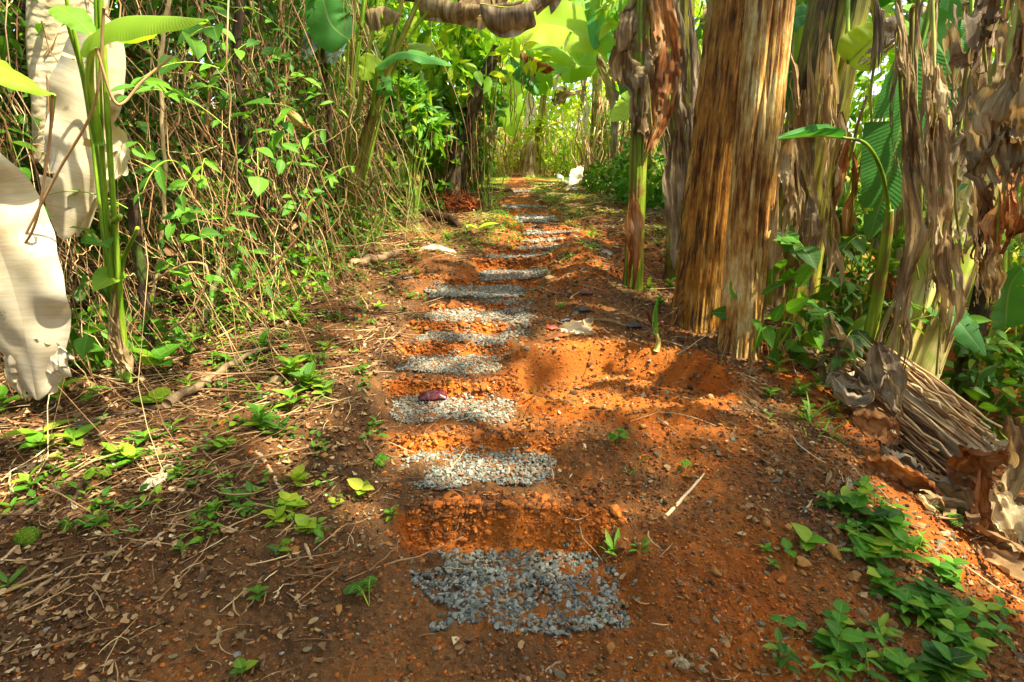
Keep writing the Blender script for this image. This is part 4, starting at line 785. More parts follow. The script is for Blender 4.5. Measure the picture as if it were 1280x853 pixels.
big_leaf(th, [P(70, 8, 2.1), P(90, 20, 2.1), P(118, 45, 2.1)], 0.12, nrm=(0, -0.45, 1), mat=M['banana_lime'], tears=0, droop=0.3, seed=12, rnd=0.2, name='small_leaf', rib=0.005)
o = P(20, 100, 1.75); th = thing('green_leaf', 'lime green leaf reaching in from the left edge above the huge cream leaf', 'leaf', o)
big_leaf(th, [P(-60, 50, 1.7), P(-20, 72, 1.72), P(30, 100, 1.76), P(66, 118, 1.8)], 0.15, nrm=(0.2, -0.5, 1), mat=M['banana_lime'], tears=0, droop=0.5, fold=0.1, seed=13, rnd=0.6, petiole=[P(66, 118, 1.8), P(64, 160, 1.85)], rib=0.005)
for k, (pts, lb) in enumerate([([(66, 118), (60, 190), (40, 290), (-10, 345)], 'thin brown stem arching in front of the huge cream leaf'), ([(130, 10), (118, 130), (70, 220), (-5, 365)], 'long thin stem crossing in front of the pale dead leaves'), ([(120, 60), (146, 130), (180, 100), (215, 70)], 'pale woody twig crossing the tall green stalks')]):
    mb = MB(); tubes(mb, crv([P(x, y, 1.72 + 0.04*i) for i, (x, y) in enumerate(pts)], 40), 0.004, 6); tag(mb.build('thin_vine', M['vine']), lb, 'stem')

# ------------------------------------------------------------------ the vine thicket
FOOT = np.array([[-4.3, 1.7], [-3.0, 2.4], [-2.1, 2.95], [-1.72, 3.75], [-1.52, 4.8], [-1.6, 6.0], [-1.7, 7.5], [-1.75, 9.5], [-2.0, 12], [-1.9, 14]])
def foot(t): c = crv(FOOT, 400); return c[np.clip((np.asarray(t)*399).astype(int), 0, 399)]
def hanging(n, t0, t1, depth, K=16, r=(0.0016, 0.004), h=(0.9, 3.4), seed=0, rnd=None, wand=1.0):
    t = U(t0, t1, n); f = foot(t); back = unit(np.array([-0.95, 0.35])); p = f + back*U(0, depth, n)[:, None]; gz = H0(p[:, 0], p[:, 1])
    top = gz + U(h[0], h[1], n); bot = gz + np.where(U(0, 1, n) < 0.55, 0.0, U(0, 0.9, n)); s = np.linspace(0, 1, K)[None]
    zz = top[:, None]*(1-s) + bot[:, None]*s; w1 = RG.normal(size=(n, 1, 2))*0.18*wand; k1 = U(1, 4, (n, 1)); ph = U(0, 6.3, (n, 1))
    xy = p[:, None] + w1*(np.sin(k1*s + ph)[..., None]) + np.cumsum(RG.normal(size=(n, K, 2))*0.026*wand, 1) + (RG.normal(size=(n, 1, 2))*0.22*wand)*s[..., None]
    pts = np.concatenate([xy, zz[..., None]], -1); R = U(r[0], r[1], n)[:, None]*(1.0 - 0.4*s)
    return pts, R
mb = MB()
for (n_, t0, t1, dp, rr, wd) in ((190, .12, .62, .6, (.0014, .0036), 1.3), (110, .12, .6, .35, (.003, .0055), 1.5), (260, .6, .98, .5, (.002, .005), 0.8), (240, 0.0, .2, .7, (.002, .005), 1.0)):
    p_, r_ = hanging(n_, t0, t1, dp, r=rr, wand=wd); tubes(mb, p_, r_, 4, rnd=np.clip(RG.normal(size=n_)*0.28+0.4, 0, 1))
# cascading vines that fall outward to the path edge
n_ = 430; t = U(.1, .72, n_); f = foot(t); bk = unit(np.array([-0.95, 0.35])); p_ = f + bk*U(0, .5, n_)[:, None]; q_ = f - bk*U(-.1, .55, n_)[:, None] + RG.normal(size=(n_, 2))*.5; s = np.linspace(0, 1, 16)[None]; zt_ = H0(p_[:, 0], p_[:, 1]) + U(.6, 3.0, n_); zb = H0(q_[:, 0], q_[:, 1]) + .01
zz = zt_[:, None]*(1-s**1.3) + zb[:, None]*s**1.3; k_ = s**U(1.0, 2.2, (n_, 1)); xy = p_[:, None]*(1-k_[..., None]) + q_[:, None]*k_[..., None] + np.cumsum(RG.normal(size=(n_, 16, 2))*.026, 1) + (RG.normal(size=(n_, 1, 2))*.16)*np.sin(s*U(2, 7, (n_, 1)))[..., None]
ok = (xy[..., 0] - path_x(xy[..., 1])).max(1) < -.72; xy, zz = xy[ok], zz[ok]; n_ = len(xy)
tubes(mb, np.concatenate([xy, np.maximum(zz, H0(xy[..., 0], xy[..., 1])+.006)[..., None]], -1), U(.0014, .0036, n_)[:, None]*(1-.4*s), 4, rnd=np.clip(RG.normal(size=n_)*.28+.42, 0, 1))
# cross tangle
n_ = 520; t = U(0.05, 0.62, n_); f = foot(t); a = RG.normal(size=(n_, 3))*np.array([.35, .3, .45]); st = np.column_stack([f + np.array([-0.12, 0.04])*U(-0.4, 3, n_)[:, None], H0(f[:, 0], f[:, 1]) + U(0, 1.9, n_)]); s = np.linspace(0, 1, 14)[None, :, None]
pts = st[:, None] + a[:, None]*s + np.array([0, 0, -1])*0.5*(s*(s-1))*U(-1, 1, (n_, 1, 1)) + np.cumsum(RG.normal(size=(n_, 14, 3))*0.014, 1); tubes(mb, pts, U(0.0014, 0.0032, n_)[:, None], 4, rnd=np.clip(RG.normal(size=n_)*0.2+0.65, 0, 1))
tag(mb.build('vine_tangle', M['vine']), 'tangle of dry tan vines hanging over the left bank', 'vines', None, 'stuff')
mb = MB()
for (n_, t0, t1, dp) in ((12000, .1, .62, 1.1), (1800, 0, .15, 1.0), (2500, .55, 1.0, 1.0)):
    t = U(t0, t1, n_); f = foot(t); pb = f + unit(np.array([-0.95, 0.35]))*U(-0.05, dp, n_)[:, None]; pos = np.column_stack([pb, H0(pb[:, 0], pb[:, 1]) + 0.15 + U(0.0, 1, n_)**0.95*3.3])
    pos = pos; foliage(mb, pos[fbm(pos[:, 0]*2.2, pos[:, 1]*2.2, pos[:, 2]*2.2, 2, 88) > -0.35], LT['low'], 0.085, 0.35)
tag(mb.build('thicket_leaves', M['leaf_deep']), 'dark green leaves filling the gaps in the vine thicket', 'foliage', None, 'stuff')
mb = MB(); n_ = 1000; t = U(0, .7, n_); f = foot(t); pb = f + unit(np.array([-0.95, 0.35]))*U(0.0, .9, n_)[:, None]; pos = np.column_stack([pb, H0(pb[:, 0], pb[:, 1]) + U(0.0, 1, n_)**1.7*1.8]); kk = RG.integers(0, len(SC), n_)
for i in range(len(SC)): q = kk == i; inst(mb, SC[i], pos[q], rdirs(q.sum(), -0.6), rdirs(q.sum(), 0.3), U(0.04, 0.11, n_)[q], RG.beta(1.5, 2.5, n_)[q])
tag(mb.build('caught_dead_leaves', M['litter']), 'dead brown leaves caught in the vine thicket', 'leaf litter', None, 'stuff')
# individually visible stems in the thicket
for k, (pts, Y, r_, mt, lb) in enumerate([([(300, -20), (297, 80), (304, 180), (290, 260)], 3.9, .026, 'bark', 'thick dark woody stem in the middle of the vine thicket'), ([(212, -20), (200, 100), (206, 230), (188, 400)], 3.2, .010, 'vine', 'straight tan vine left of the thick dark stem'),
      ([(350, -20), (356, 120), (340, 240), (352, 380)], 4.4, .009, 'vine', 'long tan vine right of the thick dark stem'), ([(250, -20), (262, 110), (244, 240), (250, 420)], 3.5, .008, 'vine', 'wavy tan vine falling to the mossy branch'),
      ([(165, 250), (175, 330), (186, 430)], 2.9, .026, 'bark', 'pale dead stub leaning behind the tall green stalk'), ([(404, 60), (412, 170), (405, 250), (420, 330)], 5.0, .022, 'bark', 'grey brown stem left of the leaning stalks'),
      ([(276, 330), (262, 380), (238, 430)], 3.2, .015, 'stick_moss', 'bent branch at the foot of the vine thicket'), ([(20, -20), (28, 60), (24, 160)], 3.6, .03, 'bark', 'dim grey stem in the shade at the far left'),
      ([(240, 470), (300, 380), (370, 300), (392, 250)], 3.3, .007, 'vine', 'long slanting vine rising from the mossy branch'), ([(180, 360), (230, 330), (260, 340), (230, 400), (170, 430)], 2.9, .006, 'vine', 'looping vine at the foot of the tall green stalk')]):
    mb = MB(); c = crv([P(x, y, Y) for x, y in pts], 50); c = c + 0.012*np.stack([fbm(np.arange(50)*0.3, k, 0, 3, 7), 0*c[:, 0], 0*c[:, 0]], 1); tubes(mb, c, r_*(1+0.15*fbm(np.arange(50)*0.4, k, 3, 3, 8)), 10, metric=(mt == 'bark'))
    tag(mb.build('woody_liana' if mt != 'vine' else 'hanging_vine', M[mt]), lb, 'stem' if mt != 'vine' else 'vine')
# single sprays of bright leaves in front of the thicket
def spray(px, py, Y, n, L, kind='ovate', mat='leaf', what='spray of bright green leaves', spread=0.12, rn=(0.1, .85), dirn=None, name='leafy_spray', seed=None):
    o = P(px, py, Y); th = thing(name, lab(what, px, py), 'plant', o, 'leafy sprays in the thickets')
    d0 = unit(np.array([U(-1, 1), -0.5, U(-0.6, 0.4)])) if dirn is None else unit(np.array(dirn, float)); s = np.linspace(-0.5, 0.5, 12)[:, None]
    c = o + d0*s*spread*2.2 + np.array([0, 0, -0.35])*spread*(s*2)**2; mb = MB(); tubes(mb, c, np.linspace(0.003, 0.0015, 12), 5); mb.build('stem', M['vine_green'], th)
    k = np.linspace(1, 11, n).astype(int); side = np.where(np.arange(n) % 2, 1, -1)[:, None]*unit(np.cross(d0, [0, 0, 1.0])); d = unit(side*0.8 + d0*0.6 + RG.normal(size=(n, 3))*0.25 + [0, -0.15, -0.15]); d[-1] = unit(d0)
    nr = unit(np.array([0.1, -0.45, 0.85]) + RG.normal(size=(n, 3))*0.25); mb = MB(); inst(mb, LT[kind], c[k], d, nr, L*U(0.75, 1.2, n), U(*rn, n)); mb.build('leaves', M[mat], th)
SP = [(185, 100, 2.5, 7, .11, 'lance'), (215, 80, 2.6, 6, .10, 'lance'), (225, 120, 2.7, 6, .1, 'lance'), (245, 40, 3.0, 4, .13, 'heart'), (262, 108, 3.2, 3, .10, 'round'), (150, 195, 2.5, 3, .1, 'lance'), (170, 178, 2.4, 3, .1, 'ovate'), (200, 205, 2.6, 5, .13, 'lance'), (230, 235, 2.8, 4, .12, 'ovate'),
      (110, 290, 2.2, 3, .09, 'heart'), (112, 350, 2.2, 3, .12, 'heart'), (118, 378, 2.2, 2, .12, 'heart'), (104, 240, 2.25, 3, .1, 'ovate'), (232, 262, 2.8, 5, .10, 'ovate'), (245, 292, 2.7, 4, .09, 'heart'), (265, 345, 2.8, 5, .09, 'ovate'), (285, 270, 3.0, 4, .12, 'lance'), (340, 130, 3.4, 3, .14, 'heart'), (355, 155, 3.5, 6, .12, 'ovate'),
      (385, 170, 3.6, 5, .12, 'lance'), (395, 205, 3.6, 4, .12, 'lance'), (322, 195, 3.2, 2, .10, 'heart'), (325, 165, 3.5, 4, .09, 'ovate'), (410, 120, 4, 5, .12, 'lance'), (320, 325, 3.2, 3, .11, 'lance'), (255, 200, 3, 5, .10, 'lance'), (300, 60, 3.5, 5, .1, 'ovate'), (345, 60, 3.8, 6, .1, 'ovate'), (180, 60, 2.8, 5, .1, 'lance'), (70, 250, 2.6, 4, .09, 'ovate'), (12, 170, 2.6, 4, .11, 'ovate'), (355, 260, 3.7, 6, .09, 'ovate'),
      (420, 215, 4.2, 7, .1, 'lance'), (375, 240, 3.8, 6, .08, 'ovate'), (395, 300, 4.0, 6, .08, 'lance'), (350, 330, 3.6, 5, .07, 'ovate'), (300, 300, 3.3, 4, .09, 'ovate'), (215, 330, 2.9, 4, .09, 'heart'), (330, 20, 3.8, 7, .1, 'ovate'), (270, 15, 3.4, 6, .1, 'ovate'), (365, 95, 4, 6, .1, 'ovate')]
for x, y, Y, n_, L_, kd in SP: spray(x, y, Y + 0.05, n_, L_, kd, 'leaf', {'lance': 'drooping spray of slim leaves', 'ovate': 'spray of oval green leaves', 'heart': 'few heart shaped leaves', 'round': 'few round leaves'}[kd], spread=0.08+0.015*n_)

# leaning green stalk cluster in the middle left
g = grd(424, 300); Yc = 5.3; b0 = P(425, 290, Yc)
th = thing('stalk_cluster', 'cluster of long leaning green and brown spotted stalks on the left bank', 'plant', (b0[0], b0[1], float(H0(b0[0], b0[1]))))
for k, (a, b_, c_, r0, r1, mt) in enumerate([((415, 290), (437, 140), (461, -40), .030, .018, 'stalk'), ((421, 290), (446, 150), (480, -40), .026, .016, 'stalk'), ((426, 300), (436, 160), (446, -40), .020, .012, 'stalk_olive'), ((418, 285), (462, 150), (540, -40), .046, .018, 'stalk_olive'), ((430, 285), (470, 140), (512, -40), .030, .016, 'stalk_olive'),
        ((432, 290), (455, 190), (478, 70), .016, .008, 'stalk_olive'), ((424, 305), (450, 255), (470, 220), .014, .008, 'stalk'), ((412, 300), (420, 150), (432, -40), .016, .010, 'stalk'), ((434, 290), (492, 90), (560, -20), .014, .01, 'stalk')]):
    p0_ = P(*a, Yc + 0.03*(k % 3)); p0_[2] -= 0.15
    mb = MB(); tubes(mb, crv([p0_, P(*b_, Yc-0.05), P(*c_, Yc-0.15)], 36), np.linspace(r0, r1, 36), 10, metric=True); mb.build('stalk', M[mt], th)
for k, (pts, W, lb, mt, nr, Y) in enumerate([([(436, 50), (412, 26), (398, -30)], .36, 'large bright green leaf at the top left of the leaning stalks', 'banana', (0.3, -1, .2), 4.6), ([(402, 15), (392, 40), (378, 78)], .22, 'waxy bluish leaf beside the large leaf of the leaning stalks', 'banana_blue', (-0.4, -1, .3), 4.8), ([(416, 30), (418, 50), (414, 80)], .2, 'second waxy bluish leaf hanging straight down', 'banana_blue', (0.3, -1, .3), 4.9),
        ([(470, 84), (500, 66), (535, 72), (565, 82)], .26, 'wide green leaf arching right from the leaning stalks', 'banana', (0, -0.5, 1), 5.0), ([(500, 76), (515, 60), (545, 62)], .3, 'bright green leaf above the wide arching leaf', 'banana_lime', (0, -0.7, 1), 5.3), ([(470, 70), (462, 84), (452, 100)], .22, 'rounded green leaf hanging beside the spotted stalk', 'banana_lime', (0.2, -1, .3), 5.1), ([(470, 90), (480, 110), (490, 118)], .2, 'small dark green leaf under the wide arching leaf', 'banana', (0, -1, .4), 5.2)]):
    o = P(*pts[0], Y); th2 = thing('broad_leaf', lb, 'leaf', o); big_leaf(th2, [P(x, y, Y-0.03*i) for i, (x, y) in enumerate(pts)], W, nrm=unit(nr), mat=M[mt], tears=0, droop=0.35, fold=0.15, seed=20+k, rnd=0.6, petiole=[P(pts[0][0]-4, pts[0][1]+60, Y+0.1), P(*pts[0], Y)], rib=0.008)
for k, (x, y) in enumerate([(504, 52), (474, 96), (456, 104), (446, 22)]):
    mb = MB(); o = P(x, y, 5.0); n_ = 16; s = np.linspace(0, 1, n_); ps = o + np.stack([0.03*np.sin(s*3), 0*s, -0.16*s], 1); stones(mb, ps + RG.normal(size=(n_, 3))*0.006, 0.016, ST1, rnd=U(0.1, .5, n_)); tag(mb.build('seed_spike', M['clod']), lab('small brown knobbly seed spike', x, y), 'seed spike', 'seed spikes on the stalks')
# leafy shrubs mid left
def shrub(label, ctr, rad, n, L, kind, mat, rn=(0.2, 0.9), stems=9, name='leafy_shrub', group=None, up=0.8, clump=0.4, cat='shrub', stemmat='vine_green', shell=0.5):
    ctr = np.array(ctr, float); gz = float(H0(ctr[0], ctr[1])); th = thing(name, label, cat, (ctr[0], ctr[1], gz), group); seed = int(abs(ctr[0]*31 + ctr[1]*17)*10) % 997
    pts = cloud(n, ctr, rad, shell, clump, seed); pts[:, 2] = np.maximum(pts[:, 2], H0(pts[:, 0], pts[:, 1]) + 0.02); mb = MB(); foliage(mb, pts, LT[kind], L, np.clip(U(*rn, n) + 0.2*fbm(pts[:, 0]*2, pts[:, 1]*2, pts[:, 2]*2, 2, 5), 0, 1), up, out=ctr); mb.build('foliage', M[mat], th)
    k = RG.integers(0, n, stems); st = np.array([ctr[0], ctr[1], gz]) + RG.normal(size=(stems, 3))*[0.12*rad[0], 0.12*rad[1], 0]; s = np.linspace(0, 1, 10)[None, :, None]
    c = st[:, None]*(1-s) + pts[k][:, None]*s + 0.04*np.sin(s*3+U(0, 6, (stems, 1, 1)))*rad[0]; mb = MB(); tubes(mb, c, np.linspace(1, .4, 10)[None]*U(0.004, 0.012, stems)[:, None]*(0.5+rad[2]), 5); mb.build('stems', M[stemmat], th)
    return th
shrub('leafy shrub with upright lance leaves right of the leaning stalks', P(505, 170, 6.4), (0.42, .35, .55), 230, .17, 'lance', 'leaf', clump=.9)
shrub('low leafy shrub hanging over the left bank near the orange root mass', P(515, 235, 7.2), (0.45, .4, .45), 300, .13, 'ovate', 'leaf')
shrub('dark leafy shrub under the leaning stalks', P(470, 270, 6.3), (0.4, .35, .4), 380, .11, 'ovate', 'leaf_deep')
shrub('broad leaved shrub hanging high above the leaning stalks', P(500, 110, 7.4), (0.6, .5, .6), 340, .24, 'ovate', 'leaf_deep')
shrub('bright leafy shrub high behind the leaning stalks', P(520, 10, 8.0), (0.9, .7, .8), 700, .17, 'ovate', 'leaf_lime')
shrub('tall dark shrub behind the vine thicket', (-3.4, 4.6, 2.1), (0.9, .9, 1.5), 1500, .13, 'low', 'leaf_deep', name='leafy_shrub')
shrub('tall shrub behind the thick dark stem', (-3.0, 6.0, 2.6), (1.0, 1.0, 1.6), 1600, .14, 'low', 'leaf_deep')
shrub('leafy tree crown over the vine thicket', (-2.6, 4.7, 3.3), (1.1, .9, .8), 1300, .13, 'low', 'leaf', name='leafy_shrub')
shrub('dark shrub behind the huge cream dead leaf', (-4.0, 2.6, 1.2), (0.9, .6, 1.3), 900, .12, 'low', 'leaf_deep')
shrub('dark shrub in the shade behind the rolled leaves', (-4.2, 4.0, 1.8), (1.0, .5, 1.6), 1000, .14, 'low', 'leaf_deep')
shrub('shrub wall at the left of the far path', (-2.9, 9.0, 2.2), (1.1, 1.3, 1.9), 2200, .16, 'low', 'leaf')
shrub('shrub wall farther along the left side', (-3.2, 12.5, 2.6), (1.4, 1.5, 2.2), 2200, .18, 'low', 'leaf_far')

# dark leaning trunk with arching fronds left of the far path end
g = grd(560, 262); t = P(622, 60, g[1]+0.2)
th = thing('leaning_tree', 'dark mossy trunk leaning right over the far path, topped with broad leaves', 'tree', g)
pstem(th, [g-[0, 0, .1], g*.5+t*.5+[-.12, 0, -.05], t], 0.11, 0.06, M['bark'], seed=52, ridge=.2, strips=0, nt_=64, flare=0.4)
for k, (pts, W, mt, Y) in enumerate([([(650, 66), (690, 60), (728, 84)], .7, 'banana_lime', 8.6), ([(640, 70), (660, 90), (672, 118)], .5, 'banana', 8.3), ([(625, 85), (615, 110), (634, 134)], .5, 'banana', 8.5), ([(600, 80), (590, 40), (600, 10)], .5, 'banana', 9), ([(610, 70), (640, 40), (665, 50)], .55, 'banana_lime', 9), ([(575, 150), (588, 165), (600, 190)], .32, 'banana', 8.4), ([(560, 120), (562, 145), (566, 160)], .32, 'banana_blue', 8.4), ([(610, 90), (618, 140), (612, 175)], .3, 'banana', 8.2)]):
    big_leaf(th, [P(x, y, Y-0.1*i) for i, (x, y) in enumerate(pts)], W, nrm=unit([0.1, -0.6, .8]), mat=M[mt], tears=3, droop=0.5, fold=.2, seed=30+k, rnd=0.5, rib=.014, name='broad_leaf', petiole=[t, P(*pts[0], Y)])
n_ = 120; t_ = U(.1, .95, n_); mb = MB(); bp = g + (t-g)*t_[:, None] + RG.normal(size=(n_, 3))*.2; s = np.linspace(0, 1, 8)[None, :, None]; tubes(mb, bp[:, None] + s*np.array([0, 0, -1.0])*U(.2, .8, (n_, 1, 1)) + RG.normal(size=(n_, 8, 3))*.012, .006, 4, rnd=U(0, .6, n_)); mb.build('hanging_roots', M['vine'], th)['kind'] = 'stuff'
shrub('leafy clump hanging from the dark leaning trunk', P(560, 140, 8.0), (.7, .5, 1.1), 900, .16, 'low', 'leaf', name='leafy_clump')
shrub('bright leafy clump in front of the dark leaning trunk top', P(604, 80, 7.6), (.7, .4, .4), 150, .2, 'ovate', 'leaf_lime', name='leafy_clump')
shrub('green leafy clump half hiding the dark leaning trunk', P(572, 185, 7.7), (.3, .3, .6), 200, .12, 'ovate', 'leaf', name='leafy_clump')
shrub('sunlit leafy clump near the foot of the dark leaning trunk', P(552, 190, 8.0), (.35, .35, .35), 240, .16, 'ovate', 'leaf_lime', name='leafy_clump')
# orange root mass and mound
g = grd(560, 262); mb = MB(); n_ = 420; ps = cloud(n_, g + [0.05, -0.2, 0.06], (.36, .26, .16), .4, 0, 3); s = np.linspace(-.5, .5, 7)[None, :, None]; tubes(mb, ps[:, None] + s*rdirs(n_, 0)[:, None]*.16 + RG.normal(size=(n_, 7, 3))*.008, .005, 4, rnd=U(0, .5, n_))
tag(mb.build('root_mass', rnd_mat('rusty_roots', [(0, D2L(92, 44, 16)), (.5, D2L(164, 84, 32)), (1, D2L(204, 122, 60))])), 'rusty brown root mass at the left edge of the far steps', 'roots')

# the arching dead leaf over the path and other dead leaves up there
def arch(label, pts, Y, W, mat, seed, hang_=0.6, tears=5, droop=1.3):
    o = P(*pts[0], Y); th = thing('arching_dead_leaf', label, 'dead leaf', o, 'dead leaves arching over the path'); big_leaf(th, [P(x, y, Y-0.05*i) for i, (x, y) in enumerate(pts)], W, nrm=unit([0, -.5, 1]), mat=mat, tears=tears, droop=droop, fold=-.3, seed=seed, hang=hang_, wav=.05, ribmat=M['stalk_olive'], name='dead_blade', rib=.012)
arch('brown dead leaf arching high over the path, torn into flaps', [(490, -8), (545, -2), (600, 6), (655, 0)], 5.2, .36, M['dead'], 41)
arch('grey torn dead leaf hanging at the right end of the arching brown one', [(600, 4), (640, 8), (680, -8), (712, -30)], 5.0, .42, M['dead_grey'], 42)
arch('dark crumpled dead leaf at the top of the frame above the path', [(560, -30), (600, -5), (640, -20)], 5.4, .5, M['dead'], 43)
arch('dead leaf flap hanging left of the arching brown one', [(455, 12), (480, 8), (505, 20)], 5.2, .3, M['dead'], 44)
arch('orange brown half dead leaf beyond the arching leaves', [(650, 66), (672, 70), (694, 88)], 8.0, .6, M['dead_rust'], 45)
hang('hanging_dead_leaf', 'small curled brown leaf hanging beside the left thicket', [(350, 132), (372, 150), (392, 160)], 3.6, .14, 1, M['dead_rust'], 46, stem=False)
hang('hanging_dead_leaf', 'papery dead leaf hanging low at the bank near the short log', [(500, 258), (508, 275), (507, 298)], 6.0, .22, 1, M['dead'], 47, stem=False)

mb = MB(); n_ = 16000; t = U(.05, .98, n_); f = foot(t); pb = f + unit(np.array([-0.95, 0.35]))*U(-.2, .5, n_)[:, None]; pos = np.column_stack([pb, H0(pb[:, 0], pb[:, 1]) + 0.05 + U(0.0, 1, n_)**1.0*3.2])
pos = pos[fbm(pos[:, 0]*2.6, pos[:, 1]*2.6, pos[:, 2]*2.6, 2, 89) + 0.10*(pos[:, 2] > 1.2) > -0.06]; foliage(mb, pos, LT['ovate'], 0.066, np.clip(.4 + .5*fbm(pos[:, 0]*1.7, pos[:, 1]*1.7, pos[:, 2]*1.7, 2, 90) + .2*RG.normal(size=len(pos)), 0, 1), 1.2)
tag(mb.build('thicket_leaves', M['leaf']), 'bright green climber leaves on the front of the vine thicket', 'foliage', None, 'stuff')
# great lime leaves high over the far half of the path
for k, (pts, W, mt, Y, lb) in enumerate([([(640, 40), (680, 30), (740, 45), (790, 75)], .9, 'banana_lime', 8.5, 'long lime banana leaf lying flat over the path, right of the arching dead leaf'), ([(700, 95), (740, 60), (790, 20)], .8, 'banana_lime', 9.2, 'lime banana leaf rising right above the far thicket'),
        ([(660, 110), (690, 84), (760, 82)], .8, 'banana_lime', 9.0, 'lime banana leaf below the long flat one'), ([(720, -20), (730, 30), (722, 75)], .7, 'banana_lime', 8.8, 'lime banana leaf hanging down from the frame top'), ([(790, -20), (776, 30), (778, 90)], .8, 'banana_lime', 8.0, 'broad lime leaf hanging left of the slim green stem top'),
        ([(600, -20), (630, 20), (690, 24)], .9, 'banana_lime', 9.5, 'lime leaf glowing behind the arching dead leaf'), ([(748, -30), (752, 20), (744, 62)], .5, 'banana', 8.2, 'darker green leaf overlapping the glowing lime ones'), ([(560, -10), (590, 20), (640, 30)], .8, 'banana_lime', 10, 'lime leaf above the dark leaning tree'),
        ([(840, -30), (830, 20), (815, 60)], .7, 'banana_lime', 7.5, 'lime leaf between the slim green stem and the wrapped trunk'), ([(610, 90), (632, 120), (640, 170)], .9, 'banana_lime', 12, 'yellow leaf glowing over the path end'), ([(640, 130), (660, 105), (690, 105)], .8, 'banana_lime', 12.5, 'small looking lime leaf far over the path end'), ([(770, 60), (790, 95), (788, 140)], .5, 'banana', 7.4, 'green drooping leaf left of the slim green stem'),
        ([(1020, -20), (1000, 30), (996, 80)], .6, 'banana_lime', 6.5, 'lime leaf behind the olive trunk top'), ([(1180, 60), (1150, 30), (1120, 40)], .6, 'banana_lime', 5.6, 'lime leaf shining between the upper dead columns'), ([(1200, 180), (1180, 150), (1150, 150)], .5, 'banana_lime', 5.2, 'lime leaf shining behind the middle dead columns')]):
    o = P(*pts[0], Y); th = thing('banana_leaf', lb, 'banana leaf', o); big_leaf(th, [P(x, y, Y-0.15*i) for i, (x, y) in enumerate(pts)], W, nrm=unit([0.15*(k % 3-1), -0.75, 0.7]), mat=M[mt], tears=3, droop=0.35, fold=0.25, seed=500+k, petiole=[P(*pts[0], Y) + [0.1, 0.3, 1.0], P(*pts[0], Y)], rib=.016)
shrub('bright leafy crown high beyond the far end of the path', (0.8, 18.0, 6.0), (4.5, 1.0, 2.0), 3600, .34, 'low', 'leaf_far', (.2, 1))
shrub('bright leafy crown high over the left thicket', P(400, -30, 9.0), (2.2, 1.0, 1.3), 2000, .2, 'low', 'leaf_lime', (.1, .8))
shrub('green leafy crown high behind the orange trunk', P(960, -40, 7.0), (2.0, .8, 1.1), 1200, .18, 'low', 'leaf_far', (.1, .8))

for k, (x, y, r_, mt, lb) in enumerate([(180, 445, .22, 'leaf', 'low leafy clump at the foot of the tall green stalk'), (255, 425, .24, 'leaf', 'low leafy clump behind the thick mossy branch'), (318, 405, .22, 'leaf', 'leafy clump at the middle foot of the vine thicket'), (372, 378, .24, 'leaf', 'leafy clump spilling from the thicket toward the pale log'), (412, 350, .2, 'leaf_deep', 'dark leafy clump left of the short pale log'), (300, 350, .26, 'leaf_deep', 'dark leafy clump low inside the vine thicket'), (452, 305, .24, 'leaf', 'leafy clump at the foot of the leaning stalks'), (500, 292, .24, 'leaf', 'leafy clump right of the foot of the leaning stalks'), (120, 460, .2, 'leaf', 'low leafy clump left of the tall green stalk'), (225, 330, .26, 'leaf', 'leafy clump growing up the front of the vine thicket')]):
    g = grd(x, y); shrub(lb, g + [0, 0, r_*.7], (r_, r_*.8, r_*.8), 90, .075, ('ovate', 'lance', 'heart')[k % 3] if k != 2 else 'ovate', mt, (.1, .95), 8, clump=0, name='leafy_clump')
# ------------------------------------------------------------------ beyond: the bright end of the path and the right background
def banana_plant(label, x, y, h, nleaf, L, W, mat, seed, lean=0.0, group='banana plants around the far end of the path', face=None, tmat='trunk_olive', r0=.12, dead=0, spread=0.8, tears=5):
    r = np.random.default_rng(seed); gz = float(H0(x, y)); g = np.array([x, y, gz]); th = thing('banana_plant', label, 'banana plant', g, group)
    t = g + np.array([lean, r.normal()*0.1, h]); pstem(th, [g-[0, 0, .1], g*.5+t*.5, t], r0, r0*.6, M[tmat], seed=seed, strips=0, nt_=32, nz=40, sheaths=3)
    for k in range(nleaf):
        a = (k/nleaf)*6.283 + r.uniform(-.3, .3); d = np.array([math.cos(a), math.sin(a), 0]); el = r.uniform(.5, 1.2); l = L*r.uniform(.75, 1.15)
        q0 = t + d*.06; q1 = t + d*.30*l*spread + [0, 0, el*.45*l]; q2 = t + d*.65*l*spread + [0, 0, el*.55*l]; q3 = t + d*1.0*l*spread + [0, 0, el*.25*l]
        big_leaf(th, [q1, q2*.5+q1*.5 + [0, 0, .03], q2, q3], W*r.uniform(.8, 1.15), nrm=(0.02, 0.01, 1), mat=M[mat], tears=tears, droop=r.uniform(.3, .8), fold=.3, seed=seed*7+k, petiole=[q0, (q0+q1)/2 + [0, 0, .05], q1], nu=40, hv=4, rib=.018, name='leaf_blade')
    for k in range(dead):
        a = r.uniform(3.3, 6.1); d = np.array([math.cos(a), math.sin(a), 0]); q = t + d*r0; m2 = MB(); hh = r.uniform(.5, .9)*h
        sheet(m2, [q + [0, 0, .2], q + d*.22, q + d*.22 - [0, 0, hh*.5], q + d*.16 - [0, 0, hh]], r.uniform(.25, .45), seed=seed*3+k, nu=36, nv=12, side=(-d[1], d[0], 0)); m2.build('dead_leaf', M[['dead', 'dead_grey'][k % 2]], th)
    return th
